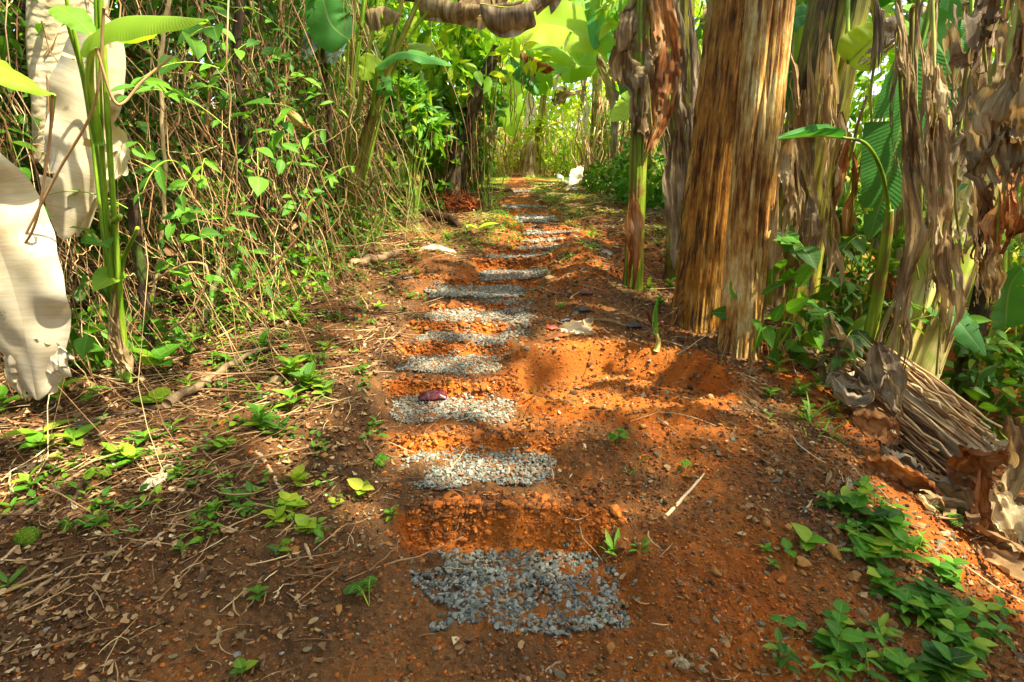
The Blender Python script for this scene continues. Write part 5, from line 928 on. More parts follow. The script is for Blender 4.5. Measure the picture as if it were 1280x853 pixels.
BP = [('banana plant leaning over the far path from the right', 2.15, 9.2, 2.5, 9, 2.1, .7, 'banana_lime', 214, -.15), ('banana plant leaning over the far path from the left', -2.3, 10.8, 2.9, 9, 2.2, .7, 'banana_lime', 215, .2), ('tall banana plant with huge lime leaves over the far right of the path', 1.6, 11.5, 2.6, 7, 2.3, .75, 'banana_lime', 201, 0), ('banana plant with wide glowing leaves at the far end of the path', 0.6, 15.5, 2.0, 8, 2.4, .8, 'banana_lime', 202, .2),
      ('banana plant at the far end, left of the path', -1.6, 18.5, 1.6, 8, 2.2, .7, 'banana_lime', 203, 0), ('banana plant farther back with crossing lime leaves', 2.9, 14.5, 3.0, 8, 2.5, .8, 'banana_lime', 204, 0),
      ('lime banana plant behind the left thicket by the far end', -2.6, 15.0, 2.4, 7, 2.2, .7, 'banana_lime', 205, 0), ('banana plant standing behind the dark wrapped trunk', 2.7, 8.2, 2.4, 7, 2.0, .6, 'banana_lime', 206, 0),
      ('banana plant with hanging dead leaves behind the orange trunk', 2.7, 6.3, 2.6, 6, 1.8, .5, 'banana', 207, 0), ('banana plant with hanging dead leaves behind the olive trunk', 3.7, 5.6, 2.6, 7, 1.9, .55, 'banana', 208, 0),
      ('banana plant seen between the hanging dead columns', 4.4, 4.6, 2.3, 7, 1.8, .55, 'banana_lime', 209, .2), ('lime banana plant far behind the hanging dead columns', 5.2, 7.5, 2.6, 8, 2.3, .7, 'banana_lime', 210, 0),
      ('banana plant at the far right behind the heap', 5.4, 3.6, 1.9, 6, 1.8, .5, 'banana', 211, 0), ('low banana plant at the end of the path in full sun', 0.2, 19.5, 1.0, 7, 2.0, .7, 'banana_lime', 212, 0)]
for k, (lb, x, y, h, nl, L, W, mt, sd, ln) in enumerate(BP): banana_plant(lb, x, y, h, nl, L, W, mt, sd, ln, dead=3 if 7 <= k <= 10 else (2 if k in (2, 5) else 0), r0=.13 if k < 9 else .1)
# right thicket of the far path: leafy bank with dry canes and hanging dead leaves
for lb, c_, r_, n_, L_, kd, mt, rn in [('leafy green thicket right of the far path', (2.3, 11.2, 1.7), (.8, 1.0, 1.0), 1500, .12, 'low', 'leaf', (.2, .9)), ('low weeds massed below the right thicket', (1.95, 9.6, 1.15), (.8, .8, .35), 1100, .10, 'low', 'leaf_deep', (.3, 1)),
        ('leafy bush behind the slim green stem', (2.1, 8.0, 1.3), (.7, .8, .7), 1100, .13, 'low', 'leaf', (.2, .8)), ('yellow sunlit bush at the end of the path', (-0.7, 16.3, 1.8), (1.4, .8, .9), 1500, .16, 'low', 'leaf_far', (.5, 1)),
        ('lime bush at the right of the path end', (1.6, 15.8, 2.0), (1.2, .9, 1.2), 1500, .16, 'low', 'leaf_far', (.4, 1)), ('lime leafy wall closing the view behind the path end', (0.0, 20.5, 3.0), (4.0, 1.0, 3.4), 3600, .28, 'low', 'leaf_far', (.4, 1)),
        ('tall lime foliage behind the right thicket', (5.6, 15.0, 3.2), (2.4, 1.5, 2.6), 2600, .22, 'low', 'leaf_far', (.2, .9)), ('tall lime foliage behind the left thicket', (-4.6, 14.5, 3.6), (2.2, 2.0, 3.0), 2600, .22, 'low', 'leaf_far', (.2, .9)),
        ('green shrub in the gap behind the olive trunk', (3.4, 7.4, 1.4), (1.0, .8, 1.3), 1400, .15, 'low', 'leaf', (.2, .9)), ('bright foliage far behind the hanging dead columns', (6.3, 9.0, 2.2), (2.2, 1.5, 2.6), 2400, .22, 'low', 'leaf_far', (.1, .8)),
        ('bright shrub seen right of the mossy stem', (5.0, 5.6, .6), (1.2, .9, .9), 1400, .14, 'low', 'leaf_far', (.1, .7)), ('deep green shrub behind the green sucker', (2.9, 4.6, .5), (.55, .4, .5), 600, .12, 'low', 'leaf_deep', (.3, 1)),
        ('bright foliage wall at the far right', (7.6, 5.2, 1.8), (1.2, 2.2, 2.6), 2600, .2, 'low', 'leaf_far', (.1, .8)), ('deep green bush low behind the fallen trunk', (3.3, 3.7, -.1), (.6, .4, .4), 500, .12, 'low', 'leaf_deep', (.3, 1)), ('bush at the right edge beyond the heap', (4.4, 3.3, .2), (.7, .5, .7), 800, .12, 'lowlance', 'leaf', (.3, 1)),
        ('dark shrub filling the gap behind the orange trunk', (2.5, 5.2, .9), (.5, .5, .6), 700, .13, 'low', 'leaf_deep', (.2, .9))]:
    shrub(lb, c_, r_, n_, L_, kd, mt, rn, group=None)
def canes(n, xr, yr, h, lb, nm='dry_canes', r=(.006, .014), mat='vine', z0=0):
    x, y = U(*xr, n), U(*yr, n); gz = H0(x, y); hh = U(*h, n); s = np.linspace(0, 1, 8)[None, :, None]; b_ = np.column_stack([x, y, gz]); tp = b_ + np.column_stack([RG.normal(size=n)*.22, RG.normal(size=n)*.2, hh])
    mb = MB(); tubes(mb, b_[:, None]*(1-s) + tp[:, None]*s + .03*RG.normal(size=(n, 8, 3)), U(*r, n)[:, None], 5, rnd=U(0.3, 1, n)); tag(mb.build(nm, M[mat]), lb, 'canes', None, 'stuff')
canes(260, (1.3, 3.0), (9.8, 12.5), (.5, 1.6), 'dry brown canes standing in the thicket right of the far path')
canes(300, (-1.6, 1.4), (15.6, 17.5), (.6, 1.8), 'golden dry canes at the sunny end of the path', mat='straw')
canes(160, (2.8, 6.5), (3.8, 7.0), (.8, 2.2), 'thin canes behind the dead leaf heap', mat='vine_green')
canes(120, (1.7, 2.8), (4.6, 6.8), (.6, 1.8), 'dark dry canes between the trunks')
for k, (px_, Y, w_, mt, lb) in enumerate([([(706, 40), (704, 75), (694, 118)], 9.5, .42, 'dead_pale', 'white dead leaf hanging right of the far thicket, uppermost'), ([(662, 118), (664, 140), (656, 160)], 11, .36, 'dead_pale', 'white dead leaf hanging over the left of the path end'), ([(734, 120), (736, 145), (739, 165)], 9.5, .28, 'dead_pale', 'narrow pale dead leaf hanging in the right thicket'),
        ([(766, 115), (768, 160), (772, 214)], 8.2, .26, 'dead_grey', 'long grey dead leaf hanging left of the slim green stem'), ([(748, 70), (764, 120), (770, 160)], 8.5, .28, 'dead_grey', 'grey dead leaf hanging above the long one by the slim stem'), ([(700, 80), (720, 74), (752, 80)], 9.5, .35, 'dead', 'crumpled brown leaf caught on top of the far thicket'),
        ([(690, 130), (706, 118), (734, 116)], 10, .34, 'dead_grey', 'dull dead leaf lying across the far thicket'), ([(610, 165), (606, 190), (610, 220)], 9, .2, 'dead_rust', 'brown dead leaf hanging by the dark leaning trunk'), ([(588, 190), (590, 215), (592, 232)], 8.4, .16, 'dead', 'small brown dead leaf hanging near the path seedling')]):
    hang('hanging_dead_leaf', lb, px_, Y, w_, 1, M[mt], 120+k, stem=False, nu=30, nv=12, amp=1.2)
g = grd(664, 222); th = thing('banana_plant', 'brown shaggy stump at the right of the path end', 'tree trunk', g); pstem(th, [g-[0, 0, .1], g+[0, 0, .4], g+[.05, 0, .9]], .2, .10, M['dead'], seed=77, strips=5, nt_=48, ridge=.25, stripmat=M['dead'])
big_leaf(thing('banana_leaf', 'bright green leaf touching the slim green stem from the left', 'banana leaf', P(770, 140, 6.5)), [P(800, 122, 6.5), P(782, 136, 6.4), P(764, 152, 6.3)], .34, nrm=(0, -.8, .5), mat=M['banana_lime'], tears=1, droop=.2, seed=91, petiole=[P(815, 115, 6.6), P(800, 122, 6.5)])
# rubbish pile: pale cloth-like rags and plaster lumps
ROCK_T = [stone_t(ICO4, 300+s, .3, .75) for s in range(5)]
def rock(px, py, r, mat, what, group='stones lying on the soil', flat=1.0, sink=.35, cat='stone', name='stone', rnd=None):
    g = grd(px, py); V, F, A = ROCK_T[RG.integers(0, 5)]; V = V*[1, 1, flat]; V = V + 0.03*fbm(V[:, 0]*5, V[:, 1]*5, V[:, 2]*5, 3, int(px))[:, None]*V; mb = MB(); az = U(0, 6.28)
    inst(mb, (V, F, A), (g + [0, 0, r*(.6*flat - sink)])[None], np.array([[math.cos(az), math.sin(az), U(-.2, .2)]]), np.array([[U(-.2, .2), U(-.2, .2), 1]]), r, U(.2, .8) if rnd is None else rnd)
    return tag(mb.build(name, M[mat]), lab(what, px, py), cat, group)
for x, y, r in [(700, 226, .17), (712, 230, .13), (727, 226, .15), (704, 217, .13), (719, 240, .09)]: rock(x, y, r, 'rock_white', 'whitish rubble lump in the far pile', 'whitish rubble beside the far path', cat='rubble', name='rubble_lump')
mb = MB(); sheet(mb, [P(728, 208, 8.9), P(718, 222, 8.8), P(706, 236, 8.7)], .26, seed=66, amp=1.2, nu=24, nv=12); tag(mb.build('pale_rag', M['dead_pale']), 'pale crumpled rag spilling from the whitish rubble', 'rag')
g = grd(777, 252); th = thing('marker_stake', 'thin stake wrapped in faded red tape standing left of the slim green stem', 'stake', g)
mb = MB(); tubes(mb, crv([g-[0, 0, .1], g+[0, 0, .35], g+[-.02, 0, .75]], 10), .009, 7); mb.build('stake', M['stick'], th)
mR, n, b = nodes('faded_red'); b.inputs['Base Color'].default_value = (*D2L(214, 62, 44), 1); b.inputs['Roughness'].default_value = .6
mb = MB(); tubes(mb, crv([g+[0, 0, .08], g+[0, 0, .35], g+[-.02, 0, .70]], 14), .0135*(1+.15*np.sin(np.arange(14)*2.2)), 9); mb.build('tape', mR, th)

# forest behind everything
mb = MB()
for (c_, r_, n_) in [((-9, 8, 3), (3.5, 9, 4.5), 5200), ((12.5, 8, 2.0), (2.5, 9, 4.5), 5200), ((0, 25, 4), (11, 2.5, 5.5), 6500)]:
    p_ = cloud(n_, c_, r_, .2, .2, 5); p_[:, 2] = np.maximum(p_[:, 2], H0(p_[:, 0], p_[:, 1])+.05); foliage(mb, p_, LT['tiny'], .42, U(0, .8, n_))
tag(mb.build('forest', M['leaf_far']), 'sunlit green forest closing in behind the banana plants', 'forest', None, 'stuff')

mb = MB()   # unseen foliage added behind and beside the viewer to keep the near ground shaded
for (c_, r_, n_) in [((0, -4.5, 3.2), (7, 1.2, 4.2), 6500), ((-6.5, -1.0, 3.0), (1.2, 3.5, 3.6), 4000), ((7.0, -2.0, 2.6), (1.2, 3.0, 3.0), 3500)]:
    p_ = cloud(n_, c_, r_, .2, 0, 6); p_[:, 2] = np.maximum(p_[:, 2], H0(p_[:, 0], p_[:, 1])+.05); foliage(mb, p_, LT['tiny'], .36, U(0, .5, n_))
tag(mb.build('forest', M['leaf_deep']), 'unseen dark green foliage added round the near end of the path for shade', 'forest', None, 'stuff')
# ------------------------------------------------------------------ seedlings
def seedling(px, py, L, n, kind='ovate', mat='leaf', what=None, h=.06, rn=(.4, 1.0), pair=True, name='seedling', group='small green seedlings on the forest floor', cat='seedling', flat=.35, stems=1, spread=.0, hidden_label=None):
    g = grd(px, py); lb = hidden_label or lab(what or {'ovate': 'oval leaved green seedling', 'heart': 'heart leaved seedling', 'lance': 'slim leaved seedling', 'round': 'round leaved seedling'}[kind], px, py)
    th = thing(name, lb, cat, g, group); mb, ml = MB(), MB()
    for s_ in range(stems):
        o = g + np.append(RG.normal(size=2)*spread, 0) if s_ else g.copy(); o[2] = float(H0(o[0], o[1])); tp = o + np.array([U(-.3, .3)*h, U(-.3, .3)*h, h*U(.8, 1.2)]); c = crv([o-[0, 0, .01], (o+tp)/2 + RG.normal(size=3)*h*.06, tp], 8); tubes(mb, c, max(.0012, h*.02), 5)
        a0 = U(0, 6.28); k = np.arange(n); tier = k//2 if pair else 0*k; az = a0 + (k % 2)*np.pi + tier*1.4 if pair else a0 + k*2*np.pi/n
        el = flat + U(-.25, .25, n) + 0.12*tier; d = np.stack([np.cos(az)*np.cos(el), np.sin(az)*np.cos(el), np.sin(el)], 1); pos = tp - np.array([0, 0, 1])*(tier.max() - tier)[:, None]*h*.28 if pair else np.tile(tp, (n, 1))
        inst(ml, LT[kind], pos, d, np.tile([0, 0, 1.0], (n, 1)) + RG.normal(size=(n, 3))*.12, L*U(.75, 1.15, n), U(*rn, n))
    mb.build('stem', M['vine_green'], th); ml.build('leaves', M[mat], th); return th
def fern(px, py, L, n=3, mat='leaf', what='feathery green fern sprig', h=.05, rn=(.3, .8)):
    g = grd(px, py); th = thing('fern_sprig', lab(what, px, py), 'fern', g, 'small green seedlings on the forest floor'); mb, ml = MB(), MB()
    for k in range(n):
        az = U(0, 6.28); d = np.array([math.cos(az), math.sin(az), 0]); c = crv([g, g+d*L*.4+[0, 0, h+L*.2], g+d*L+[0, 0, h]], 14); tubes(mb, c, .0013, 4); T = unit(np.gradient(c, axis=0)); S = unit(np.cross(T, [0, 0, 1.]))
        for sg in (-1, 1): inst(ml, LT['low'], c[4:], unit(T[4:]*.45 + S[4:]*sg), np.tile([0, 0, 1.], (10, 1)), L*.30*np.sin(np.linspace(.5, 2.9, 10))+.004, U(*rn, 10))
    mb.build('stem', M['vine_green'], th); ml.build('leaflets', M[mat], th)
def tuft(px, py, n, L, what='tuft of thin grass', rn=(.1, .8), wide=False):
    g = grd(px, py); az = U(0, 6.28, n); el = U(.3, 1.2, n); d = np.stack([np.cos(az)*np.cos(el), np.sin(az)*np.cos(el), np.sin(el)], 1); mb = MB(); pos = g + np.column_stack([RG.normal(size=(n, 2))*L*.12, np.zeros(n)])
    inst(mb, LT['lance' if wide else 'blade'], pos, d, np.tile([0, 0, 1.], (n, 1)) + RG.normal(size=(n, 3))*.1, L*U(.5, 1.1, n), U(*rn, n)); tag(mb.build('grass_tuft', M['grass']), lab(what, px, py), 'grass tuft', 'grass tufts on the path')
# left bank (pixel, leaf length, leaves, kind, material)
for s in [(75, 505, .11, 5, 'ovate', 'leaf', .08), (62, 552, .10, 2, 'ovate', 'leaf', .05), (49, 570, .07, 4, 'round', 'leaf', .05), (97, 562, .075, 4, 'ovate', 'leaf', .05), (168, 465, .11, 3, 'ovate', 'leaf', .10), (212, 475, .10, 4, 'heart', 'leaf', .12), (240, 455, .10, 4, 'ovate', 'leaf', .10), (201, 512, .08, 4, 'round', 'leaf_lime', .05),
          (184, 556, .06, 6, 'ovate', 'leaf', .04), (238, 492, .06, 6, 'lance', 'leaf_deep', .05), (146, 580, .06, 6, 'ovate', 'leaf', .05), (165, 588, .07, 4, 'ovate', 'leaf', .05), (39, 615, .055, 6, 'ovate', 'leaf', .05), (215, 550, .05, 6, 'lance', 'leaf_deep', .05), (224, 598, .035, 8, 'ovate', 'leaf', .03), (269, 645, .035, 8, 'ovate', 'leaf', .03),
          (122, 664, .045, 6, 'ovate', 'leaf', .03), (157, 642, .03, 6, 'ovate', 'leaf', .02), (227, 692, .03, 6, 'ovate', 'leaf_deep', .02), (280, 566, .05, 6, 'ovate', 'leaf', .04), (362, 475, .075, 8, 'ovate', 'leaf', .08), (385, 490, .08, 8, 'ovate', 'leaf_deep', .07), (405, 496, .06, 6, 'ovate', 'leaf', .05), (330, 538, .065, 8, 'ovate', 'leaf', .07), (352, 545, .06, 8, 'lance', 'leaf_deep', .05),
          (366, 512, .07, 6, 'ovate', 'leaf', .06), (287, 564, .05, 6, 'lance', 'leaf', .04), (158, 584, .05, 6, 'round', 'leaf', .04), (376, 608, .045, 6, 'round', 'leaf_lime', .05), (364, 636, .05, 6, 'round', 'leaf_lime', .05), (346, 655, .045, 6, 'round', 'leaf_lime', .05), (383, 670, .05, 6, 'round', 'leaf_lime', .04), (450, 626, .05, 4, 'round', 'leaf_lime', .05), (420, 636, .03, 4, 'round', 'leaf_lime', .03),
          (352, 698, .035, 4, 'ovate', 'leaf_deep', .03), (329, 750, .035, 6, 'ovate', 'leaf_deep', .04), (302, 848, .035, 4, 'round', 'leaf_deep', .03), (492, 650, .03, 6, 'ovate', 'leaf', .03), (395, 355, .10, 6, 'lance', 'leaf', .08), (375, 405, .07, 8, 'ovate', 'leaf', .07), (430, 300, .09, 8, 'lance', 'leaf', .12), (440, 330, .07, 8, 'ovate', 'leaf', .06), (410, 440, .06, 6, 'ovate', 'leaf', .04), (330, 440, .07, 6, 'ovate', 'leaf', .06),
          (520, 345, .05, 6, 'ovate', 'leaf', .04), (560, 300, .06, 6, 'ovate', 'leaf', .04), (515, 375, .045, 6, 'ovate', 'leaf', .03), (10, 520, .09, 4, 'ovate', 'leaf', .07), (20, 640, .05, 4, 'lance', 'leaf', .03), (12, 740, .05, 5, 'lance', 'leaf_deep', .03), (475, 388, .05, 6, 'ovate', 'leaf', .03), (560, 484, .02, 2, 'ovate', 'leaf_lime', .01),
          (824, 385, .05, 8, 'ovate', 'leaf', .05), (812, 365, .06, 8, 'ovate', 'leaf', .06), (838, 362, .06, 8, 'ovate', 'leaf', .06), (853, 372, .05, 8, 'ovate', 'leaf_deep', .06), (700, 388, .05, 6, 'ovate', 'leaf', .03), (752, 340, .05, 6, 'ovate', 'leaf', .04), (740, 300, .07, 6, 'ovate', 'leaf', .05),
          (975, 470, .07, 6, 'ovate', 'leaf', .08), (962, 500, .05, 6, 'ovate', 'leaf', .05), (1000, 500, .055, 8, 'ovate', 'leaf', .06), (1022, 492, .07, 6, 'ovate', 'leaf', .08), (1040, 520, .06, 8, 'lance', 'leaf', .07), (960, 528, .04, 6, 'lance', 'leaf', .04), (1010, 520, .05, 6, 'ovate', 'leaf_deep', .05), (1052, 470, .09, 6, 'lance', 'leaf', .10), (1030, 440, .12, 6, 'lance', 'leaf_deep', .12),
          (1032, 632, .04, 4, 'lance', 'leaf', .03), (955, 690, .03, 6, 'ovate', 'leaf', .02), (965, 712, .03, 6, 'ovate', 'leaf_deep', .02), (755, 772, .02, 4, 'ovate', 'leaf', .01), (985, 700, .06, 2, 'round', 'leaf', .04), (1010, 690, .07, 4, 'heart', 'leaf', .05)]:
    x, y, L, n_, kd, mt, h = s; kL = 1.35 if x < 520 else 1.1; sz = 'tiny' if L < .04 else ('small' if L < .07 else 'larger')
    seedling(x, y, L*kL, n_, kd, mt, f"{sz} {({'leaf': 'green', 'leaf_deep': 'dark green', 'leaf_lime': 'lime'})[mt]} { {'ovate': 'oval leaved', 'heart': 'heart leaved', 'lance': 'slim leaved', 'round': 'round leaved'}[kd]} seedling", h, pair=n_ != 2, stems=1 + (n_ >= 8))
for x, y, L, n_, mt in [(462, 760, .09, 3, 'leaf_deep'), (467, 588, .07, 3, 'leaf'), (130, 604, .06, 5, 'leaf_lime'), (770, 556, .06, 5, 'leaf'), (112, 470, .09, 4, 'leaf'), (118, 505, .08, 3, 'leaf'), (266, 460, .09, 3, 'leaf'), (395, 455, .08, 4, 'leaf'), (95, 668, .05, 3, 'leaf_deep'), (1185, 655, .09, 3, 'leaf_deep'), (850, 592, .04, 3, 'leaf')]: fern(x, y, L, n_, mt)
for x, y, n_, L, wd in [(540, 556, 12, .07, 0), (548, 575, 8, .05, 0), (785, 595, 12, .05, 0), (768, 690, 11, .085, 1), (800, 688, 8, .06, 1), (660, 490, 6, .09, 0), (500, 752, 6, .03, 0), (1008, 530, 24, .16, 0), (1030, 545, 18, .14, 0), (690, 300, 14, .07, 0), (735, 285, 14, .07, 0), (600, 345, 8, .05, 0), (655, 585, 4, .03, 0), (790, 540, 8, .04, 0), (800, 575, 6, .05, 0), (640, 300, 12, .08, 0), (610, 262, 12, .09, 0), (725, 265, 14, .08, 0), (560, 395, 6, .05, 0), (745, 405, 8, .06, 0)]: tuft(x, y, n_, L, 'tuft of broad grass blades' if wd else 'tuft of thin grass', wide=bool(wd))
seedling(585, 240, .30, 6, 'lance', 'leaf_lime', h=.35, flat=.9, hidden_label='tall seedling with upright lime leaves beside the far steps', name='tall_seedling', group=None)
seedling(597, 292, .20, 2, 'ovate', 'leaf_lime', h=.05, hidden_label='single lime leaf lying low left of the farther steps', name='lone_leaf', group=None)
# shrub right of the pale trunk
g = P(965, 400, 3.15)
th = shrub('leafy green shrub at the foot of the pale split trunk', (1.52, 3.15, float(H0(1.52, 3.15))+.30), (.24, .2, .22), 60, .14, 'ovate', 'leaf', (.3, .9), 9, clump=-.2)
shrub('dark leafy seedling clump right of the pale trunk shrub', (1.86, 3.1, float(H0(1.86, 3.1))+.16), (.18, .15, .14), 34, .13, 'ovate', 'leaf_deep', (.4, 1), 6, clump=-.2)
g = grd(1035, 420); th = thing('palmate_plant', 'plant with a hand shaped whorl of long narrow leaves beside the bank shrub', 'plant', g); mb = MB(); tubes(mb, crv([g, g+[0, 0, .1], g+[.02, -.02, .16]], 8), .003, 5); mb.build('stem', M['vine_green'], th)
az = np.linspace(2.6, 6.9, 9); mb = MB(); inst(mb, LT['lance'], np.tile(g+[.02, -.02, .16], (9, 1)), np.stack([np.cos(az), np.sin(az)*.6, 0*az+.1], 1), np.tile([0, -.5, 1.], (9, 1)), .17, U(.2, .6, 9)); mb.build('leaves', M['leaf_deep'], th)
spray(1000, 305, 3.0, 3, .16, 'heart', 'leaf', 'two broad leaves on a climbing stem', .06); spray(985, 290, 3.1, 3, .12, 'heart', 'leaf_deep', 'dark heart leaves', .06)
for x, y, Y in [(1055, 350, 3.1), (1065, 300, 3.6), (1040, 390, 3.0), (1140, 380, 3.1), (1060, 420, 2.9), (1190, 300, 3.1), (1262, 300, 3.2), (1250, 430, 3.4), (1230, 470, 3.6), (1165, 395, 2.8)]: spray(x, y, Y, 6, .12, 'ovate', 'leaf_deep' if x < 1150 else 'leaf', 'cluster of green leaves', .12)
# the broad leaved patch in the lower right corner: each plant its own thing
PT = [(1040, 640, 6, .085), (1068, 650, 6, .09), (1095, 640, 6, .08), (1060, 668, 6, .09), (1105, 672, 8, .09), (1120, 700, 8, .09), (1085, 690, 6, .09), (1140, 730, 8, .085), (1090, 715, 6, .08), (1165, 760, 8, .085), (1110, 745, 8, .085), (1075, 765, 8, .08), (1130, 775, 8, .085), (1180, 790, 8, .09), (1090, 800, 8, .085), (1140, 815, 8, .09), (1205, 820, 8, .09), (1050, 800, 6, .08), (1235, 780, 6, .09), (1225, 840, 8, .09), (1165, 845, 8, .09), (1100, 845, 8, .09), (1055, 840, 6, .085), (1010, 835, 6, .07), (985, 800, 4, .06), (970, 840, 6, .06), (1190, 735, 6, .07), (1215, 755, 6, .07), (1150, 690, 6, .07), (1255, 820, 6, .08), (1030, 815, 6, .07), (1120, 655, 4, .06), (1075, 630, 4, .06), (1155, 780, 8, .08), (1175, 765, 6, .075), (1110, 790, 8, .08), (1200, 850, 8, .08), (1130, 850, 8, .08), (1175, 725, 6, .07), (1060, 690, 4, .07), (1230, 800, 6, .07), (1190, 815, 6, .08), (1075, 825, 6, .07), (1260, 845, 6, .08), (1145, 755, 6, .07), (1015, 848, 6, .07)]
PT = [p_ for i, p_ in enumerate(PT) if i % 4 != 3 or p_[1] < 700]; PL = {}; od = sorted(range(len(PT)), key=lambda i: PT[i][1]); RW = ['rearmost', 'second', 'third', 'fourth', 'fifth', 'front']; CL = ['leftmost', 'second from left', 'third from left', 'fourth from left', 'fifth from left', 'sixth from left', 'seventh from left', 'rightmost']
for w in range(6):
    row = sorted([od[j] for j in range(len(od)) if j*6//len(od) == w], key=lambda i: PT[i][0])
    for c_, i in enumerate(row): PL[i] = f'broad leaved plant, {CL[c_] if c_ < len(row)-1 else CL[-1]} in the {RW[w]} row of the lower right patch'
for i, (x, y, n_, L) in enumerate(PT):
    dx, dy = x-1130, y-750; w = ('upper' if dy < -60 else ('lower' if dy > 60 else 'middle')); sd = 'left' if dx < -40 else ('right' if dx > 40 else 'centre')
    seedling(x, y, L*U(.6, .98), n_ - 2*(i % 2), ('ovate', 'heart', 'lance', 'ovate', 'round')[i % 5], 'leaf' if i % 4 else 'leaf_deep', h=.045+.02*(i % 3), rn=(.1, 1.0), flat=.15, name='broad_leaved_plant', cat='plant', group='broad leaved plants in the lower right corner', stems=2, spread=.03, hidden_label=PL[i])
# ------------------------------------------------------------------ stones and rocks
for x, y, r, mt, w in [(292, 826, .034, 'rock_grey', 'dark grey flat stone'), (790, 790, .036, 'rock_brown', 'upright brown rock'), (732, 714, .020, 'rock_brown', 'small rusty stone'), (424, 558, .026, 'rock_tan', 'smooth tan stone'), (240, 657, .018, 'rock_grey', 'dark stone'), (843, 546, .024, 'rock_grey', 'grey stone'), (855, 583, .026, 'rock_grey', 'dark greenish stone'),
        (752, 600, .024, 'rock_brown', 'brown stone'), (730, 560, .026, 'rock_tan', 'tan stone'), (857, 437, .03, 'rock_grey', 'dull grey stone'), (812, 452, .022, 'rock_grey', 'small grey stone'), (905, 592, .018, 'rock_brown', 'brown stone'), (826, 690, .014, 'rock_grey', 'dark stone'), (420, 760, .013, 'rock_brown', 'small brown stone'), (414, 674, .012, 'rock_white', 'small white stone'),
        (500, 560, .018, 'rock_brown', 'brown stone'), (612, 640, .014, 'rock_brown', 'round brown lump'), (1040, 608, .018, 'rock_grey', 'dark stone'), (815, 598, .016, 'rock_brown', 'brown stone'), (345, 690, .012, 'rock_grey', 'tiny grey stone'), (824, 785, .022, 'rock_brown', 'dark brown stone'), (478, 682, .016, 'rock_grey', 'dark stone'), (300, 770, .015, 'rock_brown', 'flat brown stone'),
        (200, 750, .016, 'rock_brown', 'flat brown stone'), (60, 790, .018, 'rock_grey', 'dark stone'), (145, 740, .010, 'rock_white', 'bluish white stone'), (180, 757, .008, 'rock_white', 'tiny pale stone'), (880, 700, .014, 'rock_brown', 'brown stone'), (920, 650, .016, 'rock_brown', 'brown stone'), (885, 630, .018, 'rock_grey', 'grey stone'), (960, 620, .014, 'rock_brown', 'brown stone'),
        (868, 720, .012, 'rock_grey', 'grey stone'), (940, 740, .014, 'rock_brown', 'brown stone'), (900, 780, .014, 'rock_grey', 'dark stone'), (700, 590, .016, 'rock_tan', 'tan stone'), (678, 540, .014, 'rock_brown', 'brown stone'), (590, 655, .01, 'rock_grey', 'small grey stone'), (640, 455, .02, 'rock_brown', 'brown stone'), (665, 470, .018, 'rock_brown', 'brown stone'),
        (532, 802, .012, 'rock_white', 'flat bluish stone'), (560, 850, .016, 'rock_brown', 'brown stone'), (640, 815, .014, 'rock_brown', 'brown stone'), (700, 830, .016, 'rock_brown', 'brown stone'), (390, 730, .014, 'rock_brown', 'brown stone'), (120, 800, .016, 'rock_brown', 'brown stone'), (250, 720, .014, 'rock_grey', 'dark stone'), (70, 720, .012, 'rock_grey', 'dark stone')]: rock(x, y, r, mt, w, flat=.8)
def mossy(px, py, r, lb):
    g = grd(px, py); V, F = ICO4; V = V*(1+.12*fbm(V[:, 0]*2, V[:, 1]*2, V[:, 2]*2, 3, px) + .06*fbm(V[:, 0]*14, V[:, 1]*14, V[:, 2]*14, 2, px))[:, None]*[1, .9, .85]*r; th = thing('mossy_rock', lb, 'rock', g); mb = MB(); mb.add(V + g + [0, 0, r*.4], F, [0, 0, .5]); mb.build('rock', M['moss'], th)
    n_ = 900; d = rdirs(n_, .4); d = d[d[:, 2] > -.2]; n_ = len(d); mb = MB(); inst(mb, LT['tiny'], g + [0, 0, r*.4] + d*r*[1, .9, .85]*.98, unit(d + RG.normal(size=(n_, 3))*.6), rdirs(n_, 0), r*.13, U(.2, 1, n_)); mb.build('moss', M['grass'], th)['kind'] = 'stuff'
mossy(36, 676, .038, 'round rock covered in green moss at the lower left'); mossy(358, 684, .022, 'small round mossy rock beside the long thick stick')
# ------------------------------------------------------------------ sticks and logs
def stick(a, b_, r, mat='stick', lb=None, lift=.01, la=0., lb_=0., bend=.04, name='stick', cat='stick', tap=.6, wig=1.0, group='sticks lying on the forest floor', rnd=None, what='thin stick'):
    p, q = grd(*a), grd(*b_); L = np.linalg.norm(q-p); c = crv([p, p*.66+q*.34 + RG.normal(size=3)*L*bend, p*.33+q*.67+RG.normal(size=3)*L*bend, q], 40); c[:, 2] = np.maximum(H0(c[:, 0], c[:, 1]) + r*.7, (p[2]+la)*(1-np.linspace(0, 1, 40)) + (q[2]+lb_)*np.linspace(0, 1, 40) + lift*.3)
    c[:, 2] = np.convolve(np.pad(c[:, 2], 6, 'edge'), np.ones(13)/13, 'valid') + r*.5; k = np.arange(40); c = c + np.stack([fbm(k*.2, a[0], 0, 3, 3), fbm(k*.2, a[1], 0, 3, 4), fbm(k*.2, a[0], 9, 2, 6)*.5], 1)*r*1.2*wig
    mb = MB(); tubes(mb, c, r*(1-(1-tap)*k/39)*(1+.18*fbm(k*.35, a[0], 0, 3, 5)), 9, rnd=U(.25, .85) if rnd is None else rnd); return tag(mb.build(name, M[mat]), lb or lab(what, (a[0]+b_[0])/2, (a[1]+b_[1])/2), cat, group)
